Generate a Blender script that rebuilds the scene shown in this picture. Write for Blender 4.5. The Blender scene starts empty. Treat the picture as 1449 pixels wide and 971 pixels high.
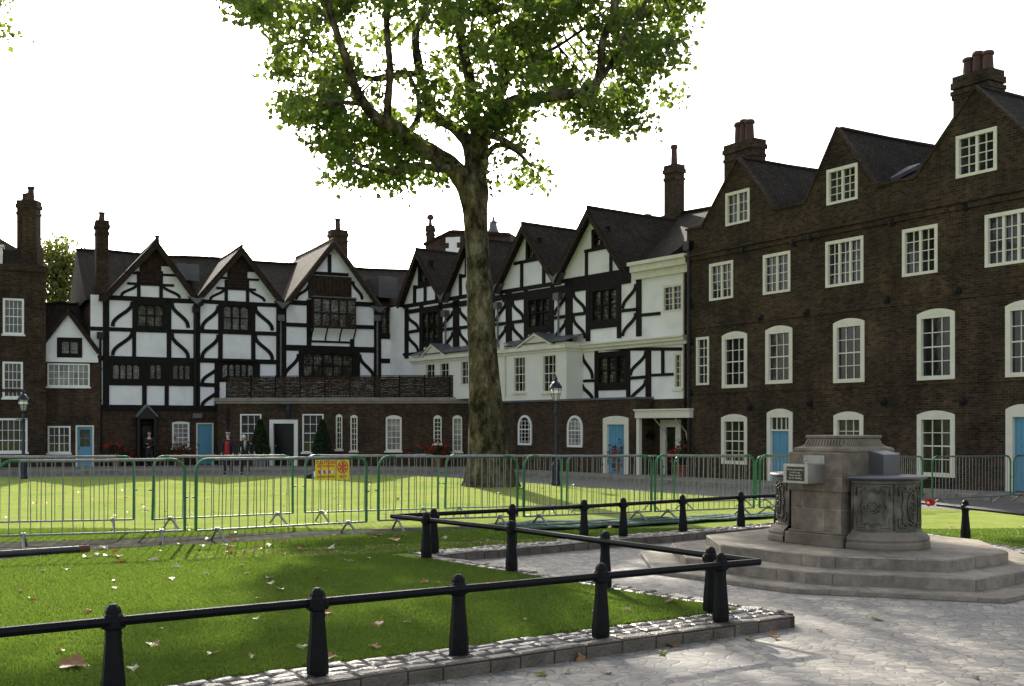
import bpy, bmesh, math, random
import numpy as np
from mathutils import Vector, Matrix
random.seed(7); np.random.seed(7)
R = math.radians
SC = bpy.context.scene; COL = SC.collection
CX, HY, FP, EH = 724.5, 605.0, 1600.0, 1.65        # photo centre column, horizon row, focal length in photo pixels, eye height

# ------------------------------------------------------------------ materials
def mat(name, col=(.5,.5,.5), rough=.7, metal=0., spec=.5):
    m = bpy.data.materials.new(name); m.use_nodes = True
    b = m.node_tree.nodes['Principled BSDF']
    b.inputs['Base Color'].default_value = (*col, 1); b.inputs['Roughness'].default_value = rough
    b.inputs['Metallic'].default_value = metal; b.inputs['Specular IOR Level'].default_value = spec
    return m, m.node_tree, b
def nd(t, typ, **kw):
    n = t.nodes.new(typ)
    for k, v in kw.items():
        if k in n.inputs.keys(): n.inputs[k].default_value = v
        else: setattr(n, k, v)
    return n
def coord(t, kind='Object'):
    return t.nodes.new('ShaderNodeTexCoord').outputs[kind]
def ramp(t, fac, stops):
    r = t.nodes.new('ShaderNodeValToRGB'); e = r.color_ramp.elements
    e[0].position, e[0].color = stops[0][0], (*stops[0][1], 1)
    e[1].position, e[1].color = stops[-1][0], (*stops[-1][1], 1)
    for p, c in stops[1:-1]:
        x = e.new(p); x.color = (*c, 1)
    t.links.new(fac, r.inputs['Fac']); return r.outputs['Color']
def noise(t, vec, scale, detail=4, rough=.55):
    n = nd(t, 'ShaderNodeTexNoise', Scale=scale, Detail=detail, Roughness=rough)
    t.links.new(vec, n.inputs['Vector']); return n.outputs['Fac']
def mix(t, fac, a, b, mode='MIX'):
    n = t.nodes.new('ShaderNodeMix'); n.data_type = 'RGBA'; n.blend_type = mode
    for s, v in ((n.inputs[0], fac), (n.inputs[6], a), (n.inputs[7], b)):
        if isinstance(v, bpy.types.NodeSocket): t.links.new(v, s)
        elif isinstance(v, tuple): s.default_value = (*v, 1)
        else: s.default_value = v
    return n.outputs[2]
def bump(t, b, h, strength=.4, dist=.02):
    n = nd(t, 'ShaderNodeBump', Strength=strength, Distance=dist)
    t.links.new(h, n.inputs['Height']); t.links.new(n.outputs[0], b.inputs['Normal'])
def mapr(t, v, a, b, c, d):
    n = t.nodes.new('ShaderNodeMapRange')
    for i, x in enumerate((a, b, c, d)): n.inputs[i+1].default_value = x
    t.links.new(v, n.inputs[0]); return n.outputs[0]
M = {}
def noisy(name, c1, c2, scale=4, rough=.7, bs=.3, bd=.01, metal=0., spec=.5, c3=None, detail=5):
    m, t, b = mat(name, c1, rough, metal, spec)
    v = coord(t); f = noise(t, v, scale, detail)
    st = [(.3, c1), (.7, c2)] if c3 is None else [(.28, c1), (.5, c2), (.72, c3)]
    t.links.new(ramp(t, f, st), b.inputs['Base Color'])
    f2 = noise(t, v, scale*6, 3); bump(t, b, f2, bs, bd)
    M[name] = m; return m
def bricky(name, c1, c2, mortar, bw=.225, bh=.075, ms=.009, patch=((.75,.72,.7),(1.15,1.1,1.05)), bs=.5, off=.5, rough=.85, spec=.12):
    m, t, b = mat(name, c1, rough, 0, spec)
    uv = coord(t, 'UV')
    br = nd(t, 'ShaderNodeTexBrick', Scale=1.0)
    br.inputs['Mortar Size'].default_value = ms; br.inputs['Mortar Smooth'].default_value = .3
    br.inputs['Brick Width'].default_value = bw; br.inputs['Row Height'].default_value = bh
    br.inputs['Bias'].default_value = -.1; br.offset = off
    br.inputs['Color1'].default_value = (*c1, 1); br.inputs['Color2'].default_value = (*c2, 1); br.inputs['Mortar'].default_value = (*mortar, 1)
    t.links.new(uv, br.inputs['Vector'])
    f = noise(t, uv, .55, 6, .65); f3 = noise(t, uv, 6., 4, .7)
    c = mix(t, 1., br.outputs['Color'], ramp(t, f, [(.3, patch[0]), (.7, patch[1])]), 'MULTIPLY')
    c = mix(t, 1., c, ramp(t, f3, [(.3, (.68,.66,.66)), (.5, (1,1,1)), (.72, (1.5,1.4,1.28))]), 'MULTIPLY')
    mp = t.nodes.new('ShaderNodeMapping'); mp.inputs['Scale'].default_value = (1.6, .16, 1); t.links.new(uv, mp.inputs[0])
    c = mix(t, 1., c, ramp(t, noise(t, mp.outputs[0], 1.5, 5, .6), [(.3, (.72,.72,.72)), (.55, (1,1,1)), (.75, (1.22,1.18,1.12))]), 'MULTIPLY')
    t.links.new(c, b.inputs['Base Color'])
    inv = mapr(t, br.outputs['Fac'], 0, 1, 1, 0)
    add = t.nodes.new('ShaderNodeMath'); add.operation = 'MULTIPLY_ADD'; add.inputs[1].default_value = .7
    t.links.new(f3, add.inputs[0]); t.links.new(inv, add.inputs[2])
    bump(t, b, add.outputs[0], bs, .02); M[name] = m
bricky('brick_old', (.062,.046,.031), (.020,.016,.0125), (.075,.064,.050), patch=((.50,.50,.52),(1.55,1.38,1.18)))
bricky('brick_warm', (.072,.051,.034), (.028,.021,.016), (.085,.070,.054), patch=((.62,.62,.62),(1.35,1.22,1.1)))
bricky('tiles', (.050,.040,.030), (.027,.022,.018), (.012,.01,.009), .165, .1, .012, ((.6,.62,.62),(1.35,1.3,1.2)), .9)
bricky('tiles_pale', (.125,.10,.072), (.08,.06,.046), (.02,.016,.013), .165, .1, .012, ((.55,.5,.48),(1.5,1.5,1.4)), .9)  # paler, more strongly mottled tile tone for the roof of gable three
bricky('pavers', (.095,.095,.082), (.070,.071,.063), (.03,.03,.028), .2, .1, .008, ((.8,.8,.8),(1.15,1.15,1.15)), .2, .5, 1., 0.)
bricky('flagstone', (.30,.285,.26), (.24,.23,.21), (.10,.095,.085), .9, .6, .012, ((.8,.8,.8),(1.15,1.12,1.1)), .3)
noisy('plaster', (.74,.725,.71), (.87,.86,.87), 1.1, .85, .35, .015, c3=(.90,.89,.90), detail=10)
noisy('render_cream', (.74,.73,.66), (.82,.81,.74), 1.1, .75, .12, .01)
noisy('cream_paint', (.68,.65,.53), (.78,.75,.63), 3, .45, .1, .004)
noisy('white_paint', (.78,.78,.75), (.84,.84,.81), 3, .4, .1, .004)
noisy('timber', (.007,.006,.0055), (.017,.014,.012), 5, .7, .4, .01, spec=.15)
noisy('timber_brown', (.018,.012,.008), (.05,.033,.022), 6, .8, .5, .02, spec=.15)
noisy('lead', (.09,.09,.095), (.14,.14,.145), 2, .45, .2, .01, metal=.3)
noisy('blue_paint', (.085,.27,.40), (.10,.31,.45), 1.5, .4, .1, .004)
noisy('black_paint', (.008,.008,.009), (.010,.010,.011), 3, .3, .05, .002, spec=.25)
noisy('navy_paint', (.007,.010,.030), (.012,.016,.045), 3, .35, .1, .002)
bricky('step_stone', (.29,.265,.225), (.25,.225,.19), (.17,.15,.12), 1.35, 1.1, .008, ((.62,.60,.56),(1.25,1.22,1.18)), .25, .4, .7)
bricky('pier_stone', (.205,.182,.148), (.155,.138,.110), (.25,.225,.185), .62, .36, .006, ((.55,.53,.48),(1.35,1.3,1.25)), .3, .5, .8)
noisy('cap_stone', (.20,.18,.15), (.30,.27,.22), 2.5, .85, .4, .015)
noisy('fountain_stone', (.085,.068,.048), (.19,.158,.118), 2.6, .8, .4, .01, c3=(.28,.235,.18), detail=9)
noisy('fountain_pale', (.15,.128,.10), (.30,.265,.22), 2.2, .7, .35, .006, detail=9)
noisy('pot', (.06,.03,.024), (.095,.045,.033), 3, .8, .2, .01)
noisy('grey_pot', (.09,.09,.088), (.14,.14,.135), 3, .8, .2, .01)
noisy('galv', (.15,.16,.15), (.27,.28,.27), 9, .45, .15, .002, metal=.55)
noisy('green_paint', (.010,.105,.035), (.02,.16,.06), 8, .4, .15, .002)
noisy('iron', (.0035,.0035,.004), (.008,.008,.009), 14, .5, .5, .003, spec=.15)
noisy('steel', (.42,.41,.40), (.56,.55,.53), 5, .36, .05, .001, metal=.9)
noisy('bark', (.030,.025,.016), (.085,.070,.043), 3.4, .9, 1., .12, c3=(.21,.18,.115), detail=12, spec=.1)
def barkmat():
    m, t, b = mat('bark', (.1,.08,.05), .9, 0, .08); v = coord(t)
    mp = t.nodes.new('ShaderNodeMapping'); mp.inputs['Scale'].default_value = (1, 1, .55); t.links.new(v, mp.inputs[0])
    f = noise(t, mp.outputs[0], 3.2, 12, .66); g = noise(t, mp.outputs[0], 17, 8, .7); w_ = noise(t, v, .6, 3)
    c = ramp(t, f, [(.38,(.028,.023,.014)), (.455,(.062,.050,.030)), (.475,(.098,.082,.050)), (.56,(.125,.107,.068)), (.585,(.20,.178,.118)), (.70,(.24,.215,.15))])
    c = mix(t, 1., c, ramp(t, g, [(.3,(.55,.55,.55)), (.55,(1,1,1)), (.75,(1.35,1.32,1.25))]), 'MULTIPLY')
    c = mix(t, 1., c, ramp(t, w_, [(.35,(.75,.78,.72)), (.65,(1.15,1.12,1.08))]), 'MULTIPLY'); t.links.new(c, b.inputs['Base Color'])
    ad = t.nodes.new('ShaderNodeMath'); ad.operation = 'MULTIPLY_ADD'; ad.inputs[1].default_value = .5; t.links.new(g, ad.inputs[0]); t.links.new(f, ad.inputs[2]); bump(t, b, ad.outputs[0], 1., .16); M['bark'] = m
barkmat()
noisy('twig', (.05,.042,.03), (.09,.078,.055), 3, .9, .6, .02)
noisy('setts', (.022,.021,.019), (.060,.056,.050), 7, .42, .8, .012, c3=(.17,.16,.145))
noisy('kerb_stone', (.06,.05,.038), (.15,.125,.095), 6, .6, .8, .02)
noisy('soil', (.035,.026,.018), (.06,.045,.03), 8, .95, .6, .02)
noisy('skin', (.52,.30,.21), (.56,.33,.23), 3, .5, .05, .001)
noisy('hair_white', (.62,.58,.5), (.7,.66,.58), 30, .6, .3, .005)
noisy('cloth_black', (.010,.010,.012), (.017,.017,.02), 12, .85, .2, .003)
noisy('cloth_navy', (.012,.014,.03), (.02,.022,.045), 12, .85, .2, .003)
noisy('cloth_red', (.30,.012,.012), (.40,.02,.018), 12, .8, .2, .003)
noisy('cloth_white', (.75,.75,.76), (.8,.8,.8), 12, .8, .2, .003)
noisy('mat_green', (.035,.065,.05), (.055,.09,.07), 3, .95, .4, .01, spec=.05)
noisy('rust', (.08,.035,.02), (.15,.06,.03), 9, .85, .5, .01)
noisy('pipe_dark', (.012,.012,.013), (.03,.03,.032), 6, .5, .3, .005)
noisy('sign_yellow', (.85,.62,.02), (.9,.68,.03), 2, .45, .02, .001)
noisy('sign_red', (.62,.03,.02), (.66,.04,.03), 2, .45, .02, .001)
noisy('sign_black', (.03,.025,.01), (.035,.03,.012), 2, .5, .02, .001)
noisy('brass', (.55,.40,.14), (.62,.46,.18), 6, .3, .05, .001, metal=.9)
noisy('wicker', (.016,.011,.008), (.05,.036,.025), 9, .9, .9, .02, c3=(.11,.085,.065), spec=.1)
noisy('pot_clay', (.20,.075,.045), (.28,.12,.075), 4, .85, .3, .01)

def bronze():
    m, t, b = mat('bronze', (.06,.06,.05), .5, .35)
    v = coord(t); f = noise(t, v, 7, 6)
    t.links.new(ramp(t, f, [(.3,(.055,.050,.038)), (.5,(.115,.102,.078)), (.72,(.20,.18,.14))]), b.inputs['Base Color'])
    bump(t, b, noise(t, v, 40, 3), .3, .004); M['bronze'] = m
bronze()
def glass(name, c, rough=.06, wav=.05):
    m, t, b = mat(name, c, rough, 0, .6)
    v = coord(t); bump(t, b, noise(t, v, 2.5, 2), wav, .05)
    f = noise(t, v, 1.7, 3)
    t.links.new(ramp(t, f, [(.35, tuple(x*.6 for x in c)), (.65, tuple(min(1,x*1.7) for x in c))]), b.inputs['Base Color'])
    M[name] = m
glass('glass', (.010,.011,.012)); glass('glass_green', (.028,.032,.016)); glass('curtain', (.17,.165,.15), .3)
def leaded():
    m, t, b = mat('leaded_glass', (.03,.03,.03), .12, 0, .6)
    uv = coord(t, 'UV')
    br = nd(t, 'ShaderNodeTexBrick', Scale=1.0); br.offset = 0
    br.inputs['Mortar Size'].default_value = .012; br.inputs['Brick Width'].default_value = .14; br.inputs['Row Height'].default_value = .18
    br.inputs['Color1'].default_value = (.16,.15,.10,1); br.inputs['Color2'].default_value = (.012,.013,.012,1); br.inputs['Mortar'].default_value = (.012,.012,.012,1)
    br.inputs['Bias'].default_value = -.25
    t.links.new(uv, br.inputs['Vector']); f = noise(t, uv, 1.4, 3)
    t.links.new(mix(t, 1., br.outputs['Color'], ramp(t, f, [(.42,(.12,.12,.13)), (.62,(1.3,1.3,1.3))]), 'MULTIPLY'), b.inputs['Base Color'])
    bump(t, b, noise(t, uv, 7, 2), .3, .03); M['leaded'] = m
leaded()
def leafmat(name, cols, trans=.5, tcol=(.30,.42,.03)):
    m = bpy.data.materials.new(name); m.use_nodes = True; t = m.node_tree
    b = t.nodes['Principled BSDF']; out = t.nodes['Material Output']
    b.inputs['Roughness'].default_value = .5; b.inputs['Specular IOR Level'].default_value = .35
    v = coord(t); f = noise(t, v, 1.1, 3)
    rn = t.nodes.new('ShaderNodeNewGeometry')
    c = mix(t, .5, ramp(t, f, [(.3, cols[0]), (.7, cols[1])]), ramp(t, rn.outputs['Random Per Island'], [(0, cols[0]), (.8, cols[1]), (1, cols[2])]))
    t.links.new(c, b.inputs['Base Color'])
    tr = t.nodes.new('ShaderNodeBsdfTranslucent')
    tc = mix(t, .5, tcol, c); t.links.new(tc, tr.inputs['Color'])
    mx = t.nodes.new('ShaderNodeMixShader'); mx.inputs[0].default_value = trans
    t.links.new(b.outputs[0], mx.inputs[1]); t.links.new(tr.outputs[0], mx.inputs[2]); t.links.new(mx.outputs[0], out.inputs['Surface'])
    M[name] = m
leafmat('leaves', [(.028,.062,.012), (.060,.110,.020), (.15,.17,.03)], .46, (.32,.44,.04))
leafmat('leaves_far', [(.06,.085,.02), (.10,.12,.03), (.17,.15,.04)], .5, (.30,.34,.05))
leafmat('topiary', [(.012,.026,.010), (.022,.042,.014), (.03,.05,.02)], .12)
leafmat('petal', [(.42,.02,.012), (.55,.035,.02), (.5,.06,.03)], .3, (.7,.03,.02))
leafmat('blade', [(.040,.078,.010), (.070,.125,.018), (.17,.20,.06)], .42, (.24,.36,.04))
leafmat('fallen_brown', [(.20,.095,.035), (.32,.17,.07), (.36,.21,.10)], .2, (.4,.2,.06))
leafmat('fallen_pale', [(.36,.31,.20), (.45,.40,.28), (.5,.45,.3)], .15, (.5,.4,.2))
leafmat('fallen_green', [(.16,.19,.04), (.22,.25,.06), (.3,.3,.08)], .25, (.4,.42,.05))
def grassmat():
    m, t, b = mat('grass', (.1,.15,.02), 1., 0, .0)
    v = coord(t); fine = noise(t, v, 55, 6, .75); mid = noise(t, v, 1.3, 6, .65); wide = noise(t, v, .22, 4)
    c = ramp(t, fine, [(.25,(.065,.090,.018)), (.5,(.25,.31,.085)), (.75,(.43,.48,.17))])
    c = mix(t, 1., c, ramp(t, mid, [(.25,(.70,.76,.62)), (.5,(1,1,1)), (.75,(1.22,1.12,1.1))]), 'MULTIPLY')
    c = mix(t, 1., c, ramp(t, wide, [(.3,(.86,.94,.85)), (.7,(1.12,1.05,1.05))]), 'MULTIPLY')
    # worn earth along the barriers: a band around a line through the lawn, broken by noise
    sep = t.nodes.new('ShaderNodeSeparateXYZ'); t.links.new(v, sep.inputs[0])
    a = t.nodes.new('ShaderNodeMath'); a.operation = 'MULTIPLY_ADD'; a.inputs[1].default_value = -.36; t.links.new(sep.outputs[0], a.inputs[0]); t.links.new(sep.outputs[1], a.inputs[2])
    s = t.nodes.new('ShaderNodeMath'); s.operation = 'SUBTRACT'; s.inputs[1].default_value = 15.15; t.links.new(a.outputs[0], s.inputs[0])
    ab = t.nodes.new('ShaderNodeMath'); ab.operation = 'ABSOLUTE'; t.links.new(s.outputs[0], ab.inputs[0])
    band = mapr(t, ab.outputs[0], .15, .8, 1, 0)
    xr = mapr(t, sep.outputs[0], -4.5, -2.5, 0, 1); xr2 = mapr(t, sep.outputs[0], 2.0, 3.5, 1, 0)
    mu = t.nodes.new('ShaderNodeMath'); mu.operation = 'MULTIPLY'; t.links.new(band, mu.inputs[0]); t.links.new(xr, mu.inputs[1])
    mu3 = t.nodes.new('ShaderNodeMath'); mu3.operation = 'MULTIPLY'; t.links.new(mu.outputs[0], mu3.inputs[0]); t.links.new(xr2, mu3.inputs[1])
    nz = mapr(t, noise(t, v, 4, 6, .7), .38, .56, 0, .9)
    mu2 = t.nodes.new('ShaderNodeMath'); mu2.operation = 'MULTIPLY'; t.links.new(mu3.outputs[0], mu2.inputs[0]); t.links.new(nz, mu2.inputs[1])
    c = mix(t, mu2.outputs[0], c, ramp(t, fine, [(.3,(.07,.05,.028)), (.7,(.19,.145,.085))]))
    t.links.new(c, b.inputs['Base Color']); bump(t, b, fine, .8, .03); M['grass'] = m
grassmat()
def pathmat():
    m, t, b = mat('path', (.3,.28,.25), .6, 0, .4)
    v = coord(t)
    w = nd(t, 'ShaderNodeTexNoise', Scale=1.6, Detail=2); t.links.new(v, w.inputs['Vector'])
    va = t.nodes.new('ShaderNodeVectorMath'); va.operation = 'MULTIPLY_ADD'; va.inputs[1].default_value = (.35,.35,0)
    t.links.new(w.outputs['Color'], va.inputs[0]); t.links.new(v, va.inputs[2])
    vo = nd(t, 'ShaderNodeTexVoronoi', Scale=8.5, Randomness=.85); vo.feature = 'DISTANCE_TO_EDGE'; t.links.new(va.outputs[0], vo.inputs['Vector'])
    vc = nd(t, 'ShaderNodeTexVoronoi', Scale=8.5, Randomness=.85); t.links.new(va.outputs[0], vc.inputs['Vector'])
    joint = mapr(t, vo.outputs['Distance'], .0, .055, .85, 0)
    f = noise(t, v, 13, 10, .78); big = noise(t, v, .5, 4)
    c = ramp(t, f, [(.32,(.10,.097,.09)), (.46,(.225,.22,.208)), (.7,(.37,.355,.33))])
    sp = t.nodes.new('ShaderNodeSeparateColor'); t.links.new(vc.outputs['Color'], sp.inputs[0])
    c = mix(t, 1., c, ramp(t, sp.outputs[0], [(0,(.66,.67,.70)), (1,(1.25,1.2,1.12))]), 'MULTIPLY')
    c = mix(t, 1., c, ramp(t, big, [(.3,(.85,.85,.87)), (.7,(1.12,1.08,1.0))]), 'MULTIPLY')
    c = mix(t, joint, c, (.075,.065,.05)); t.links.new(c, b.inputs['Base Color'])
    add = t.nodes.new('ShaderNodeMath'); add.operation = 'MULTIPLY_ADD'; add.inputs[1].default_value = .5
    t.links.new(f, add.inputs[0]); t.links.new(mapr(t, vo.outputs['Distance'], 0, .09, 0, 1), add.inputs[2])
    t.links.new(mapr(t, f, .3, .7, .55, .85), b.inputs['Roughness'])
    bump(t, b, add.outputs[0], .28, .012); M['path'] = m
pathmat()
noisy('asphalt', (.085,.083,.08), (.13,.127,.12), 3, .85, .5, .01)
m_, t_, b_ = mat('lantern_glass', (.55,.56,.55), .15, 0, .5); b_.inputs['Alpha'].default_value = .45; M['lantern_glass'] = m_

# ------------------------------------------------------------------ objects
ORG = {}
def rootloc(o):
    while o.parent: o = o.parent
    return ORG.get(o.name, (0,0,0))
def tag(o, label=None, cat=None, group=None, kind=None):
    if label: o['label'] = label
    if cat: o['category'] = cat
    if group: o['group'] = group
    if kind: o['kind'] = kind
    return o
def thing(name, loc, label, cat, group=None):
    o = bpy.data.objects.new(name, None); COL.objects.link(o); o.location = loc; ORG[o.name] = tuple(loc)
    o.empty_display_size = .3
    return tag(o, label, cat, group)
def dup(root, label=None):
    def cp(o, p):
        c = o.copy(); COL.objects.link(c); c.parent = p
        for ch in list(o.children): cp(ch, c)
        return c
    r = cp(root, None)
    if label: r['label'] = label
    return r
class MB:
    def __init__(s): s.v = []; s.f = []; s.m = []; s.mi = 0
    def poly(s, pts):
        k = len(s.v); s.v += [tuple(p) for p in pts]; s.f.append(tuple(range(k, k+len(pts)))); s.m.append(s.mi)
    def idx(s, pts, faces):
        k = len(s.v); s.v += [tuple(p) for p in pts]
        for f in faces: s.f.append(tuple(k+i for i in f)); s.m.append(s.mi)
    def solid(s, a, b):                      # two matching loops -> closed prism
        n = len(a); fs = [tuple(range(n)), tuple(range(2*n-1, n-1, -1))]
        fs += [(i, i+n, (i+1) % n + n, (i+1) % n) for i in range(n)]
        s.idx(list(a)+list(b), fs)
    def box(s, c, d, rz=0, tilt=None):
        mt = Matrix.Rotation(rz, 3, 'Z')
        if tilt: mt = mt @ Matrix.Rotation(tilt[0], 3, 'X') @ Matrix.Rotation(tilt[1], 3, 'Y')
        p = [Vector(c) + mt @ Vector((sx*d[0]/2, sy*d[1]/2, sz*d[2]/2)) for sz in (-1,1) for sx, sy in ((-1,-1),(1,-1),(1,1),(-1,1))]
        s.idx(p, [(3,2,1,0),(4,5,6,7),(0,1,5,4),(1,2,6,5),(2,3,7,6),(3,0,4,7)])
    def tube(s, pts, r, n=8, cap=True):
        pts = [Vector(p) for p in pts]; m = len(pts)
        rr = r if isinstance(r, (list, tuple)) else [r]*m
        k = len(s.v); up = None
        for i, p in enumerate(pts):
            t = (pts[min(i+1, m-1)] - pts[max(i-1, 0)]).normalized()
            if up is None:
                up = Vector((0,0,1)) if abs(t.z) < .9 else Vector((1,0,0))
            a = (up - t*up.dot(t)).normalized(); up = a; b = t.cross(a)
            for j in range(n):
                q = 2*math.pi*(j+.5)/n; s.v.append(tuple(p + (a*math.cos(q) + b*math.sin(q))*rr[i]))
        for i in range(m-1):
            for j in range(n):
                s.f.append((k+i*n+j, k+i*n+(j+1) % n, k+(i+1)*n+(j+1) % n, k+(i+1)*n+j)); s.m.append(s.mi)
        if cap:
            s.f.append(tuple(range(k+n-1, k-1, -1))); s.m.append(s.mi)
            s.f.append(tuple(range(k+(m-1)*n, k+m*n))); s.m.append(s.mi)
    def lathe(s, c, prof, n=16, sx=1, sy=1, rz=0, phase=0., a0=0., a1=None):
        k = len(s.v); full = a1 is None; cnt = n if full else n+1
        for r, z in prof:
            for j in range(cnt):
                q = phase + (2*math.pi*j/n if full else a0 + (a1-a0)*j/n)
                x, y = r*math.cos(q)*sx, r*math.sin(q)*sy
                s.v.append((c[0]+x*math.cos(rz)-y*math.sin(rz), c[1]+x*math.sin(rz)+y*math.cos(rz), c[2]+z))
        for i in range(len(prof)-1):
            for j in range(n):
                j2 = (j+1) % cnt if full else j+1
                s.f.append((k+i*cnt+j, k+i*cnt+j2, k+(i+1)*cnt+j2, k+(i+1)*cnt+j)); s.m.append(s.mi)
        s.f.append(tuple(range(k+cnt-1, k-1, -1))); s.m.append(s.mi)
        e = k+(len(prof)-1)*cnt; s.f.append(tuple(range(e, e+cnt))); s.m.append(s.mi)
    def build(s, name, mats, parent=None, smooth=False, bevel=0):
        o3 = Vector(rootloc(parent)) if parent else Vector((0,0,0))
        me = bpy.data.meshes.new(name)
        me.from_pydata([tuple(Vector(p)-o3) for p in s.v], [], s.f)
        mats = mats if isinstance(mats, (list, tuple)) else [mats]
        for m in mats: me.materials.append(M[m])
        if len(mats) > 1: me.polygons.foreach_set('material_index', s.m)
        uv = me.uv_layers.new(name='UVMap'); Z = Vector((0,0,1))
        for p in me.polygons:
            n = p.normal; t = Z.cross(n)
            t = t.normalized() if t.length > .08 else Vector((1,0,0)); b = n.cross(t)
            for li in p.loop_indices:
                q = me.vertices[me.loops[li].vertex_index].co + o3
                uv.data[li].uv = (q.dot(t), q.dot(b))
        if smooth: me.polygons.foreach_set('use_smooth', [True]*len(me.polygons))
        o = bpy.data.objects.new(name, me); COL.objects.link(o)
        if parent: o.parent = parent
        if bevel:
            md = o.modifiers.new('Bevel', 'BEVEL'); md.width = bevel; md.segments = 2; md.limit_method = 'ANGLE'
        return o
def npmesh(name, V, F, m, parent=None, loc=(0,0,0)):
    me = bpy.data.meshes.new(name); o3 = np.array(loc); V = V - o3
    me.vertices.add(len(V)); me.vertices.foreach_set('co', V.astype(np.float32).ravel())
    k = F.shape[1]; me.loops.add(F.size); me.loops.foreach_set('vertex_index', F.astype(np.int32).ravel())
    me.polygons.add(len(F)); me.polygons.foreach_set('loop_start', np.arange(0, F.size, k, dtype=np.int32))
    try: me.polygons.foreach_set('loop_total', np.full(len(F), k, dtype=np.int32))
    except Exception: pass
    me.update(calc_edges=True); me.materials.append(M[m])
    o = bpy.data.objects.new(name, me); COL.objects.link(o)
    if parent: o.parent = parent
    return o
def leafcloud(pts, size, jit=.35, droop=.3):
    """folded two-triangle leaves at points; returns V, F"""
    n = len(pts); P = np.asarray(pts)
    d = np.random.normal(size=(n,3)); d[:,2] -= droop; d /= np.linalg.norm(d, axis=1)[:,None]
    q = np.random.normal(size=(n,3)); s = np.cross(d, q); s /= np.linalg.norm(s, axis=1)[:,None]
    u = np.cross(s, d); L = size*(1+jit*np.random.uniform(-1,1,n))[:,None]
    V = np.empty((n,6,3)); 
    V[:,0] = P; V[:,1] = P+d*L*.35+s*L*.48+u*L*.12; V[:,2] = P+d*L*.72+s*L*.25+u*L*.05
    V[:,3] = P+d*L; V[:,4] = P+d*L*.72-s*L*.25+u*L*.05; V[:,5] = P+d*L*.35-s*L*.48+u*L*.12
    b = (np.arange(n)*6)[:,None]
    F = np.concatenate([b+np.array([0,1,2,3]), b+np.array([0,3,4,5])], 0)
    return V.reshape(-1,3), F
# ------------------------------------------------------------------ terrain height and picture helpers
GP = [(-50,.09),(16.5,.09),(20,.03),(26,-.15),(36,-.24),(47,-.32),(60,-.36),(4000,-.36)]
def gz(y):
    for (a, za), (b, zb) in zip(GP, GP[1:]):
        if y <= b: return za + (zb-za)*(max(y, a)-a)/(b-a)
    return -.36
def PX(px, py, Y): return Vector(((px-CX)/FP*Y, Y, EH-(py-HY)*Y/FP))
def XY(px, Y): return ((px-CX)/FP*Y, Y)
class Fac:
    def __init__(s, A, d):
        d = Vector(d).normalized(); s.A = Vector(A); s.d = d; s.n = Vector((d.y, -d.x))
    def U(s, px, off=0):
        a = s.A + s.n*off; r = (px-CX)/FP; return (r*a.y - a.x)/(s.d.x - r*s.d.y)
    def Z(s, px, py, off=0):
        y = s.A.y + s.n.y*off + s.U(px, off)*s.d.y; return EH-(py-HY)*y/FP
    def uz(s, px, py, off=0): return (s.U(px, off), s.Z(px, py, off))
    def P(s, u, z, off=0):
        p = s.A + s.d*u + s.n*off; return (p.x, p.y, z)
    def prism(s, mb, pts, o0, o1):
        a = [s.P(u, z, o1) for u, z in pts]; b = [s.P(u, z, o0) for u, z in pts]
        ar = sum(pts[i][0]*pts[(i+1) % len(pts)][1]-pts[(i+1) % len(pts)][0]*pts[i][1] for i in range(len(pts)))
        if ar < 0: a.reverse(); b.reverse()
        mb.solid(a, b)
    def rect(s, mb, u0, u1, z0, z1, o0, o1): s.prism(mb, [(u0,z0),(u1,z0),(u1,z1),(u0,z1)], o0, o1)
    def bar(s, mb, p, q, w, o0, o1):         # straight member between two (u,z) points
        p = Vector(p); q = Vector(q); t = (q-p).normalized(); k = Vector((-t.y, t.x))*w/2
        s.prism(mb, [p-k, q-k, q+k, p+k], o0, o1)
    def pxr(s, x0, x1, y0, y1, off=0):       # pixel box -> (u0,u1,zlow,zhigh), levels taken at its middle
        xm = (x0+x1)/2; return (s.U(x0, off), s.U(x1, off), s.Z(xm, y1, off), s.Z(xm, y0, off))
def clip(poly, a, b):                        # keep what lies under the line a->b (a.u<b.u)
    out = []; f = lambda p: (b[0]-a[0])*(p[1]-a[1])-(b[1]-a[1])*(p[0]-a[0])
    for i, p in enumerate(poly):
        q = poly[(i+1) % len(poly)]; fp, fq = f(p), f(q)
        if fp <= 1e-9: out.append(p)
        if (fp < -1e-9 and fq > 1e-9) or (fp > 1e-9 and fq < -1e-9):
            k = fp/(fp-fq); out.append((p[0]+(q[0]-p[0])*k, p[1]+(q[1]-p[1])*k))
    return out
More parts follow.
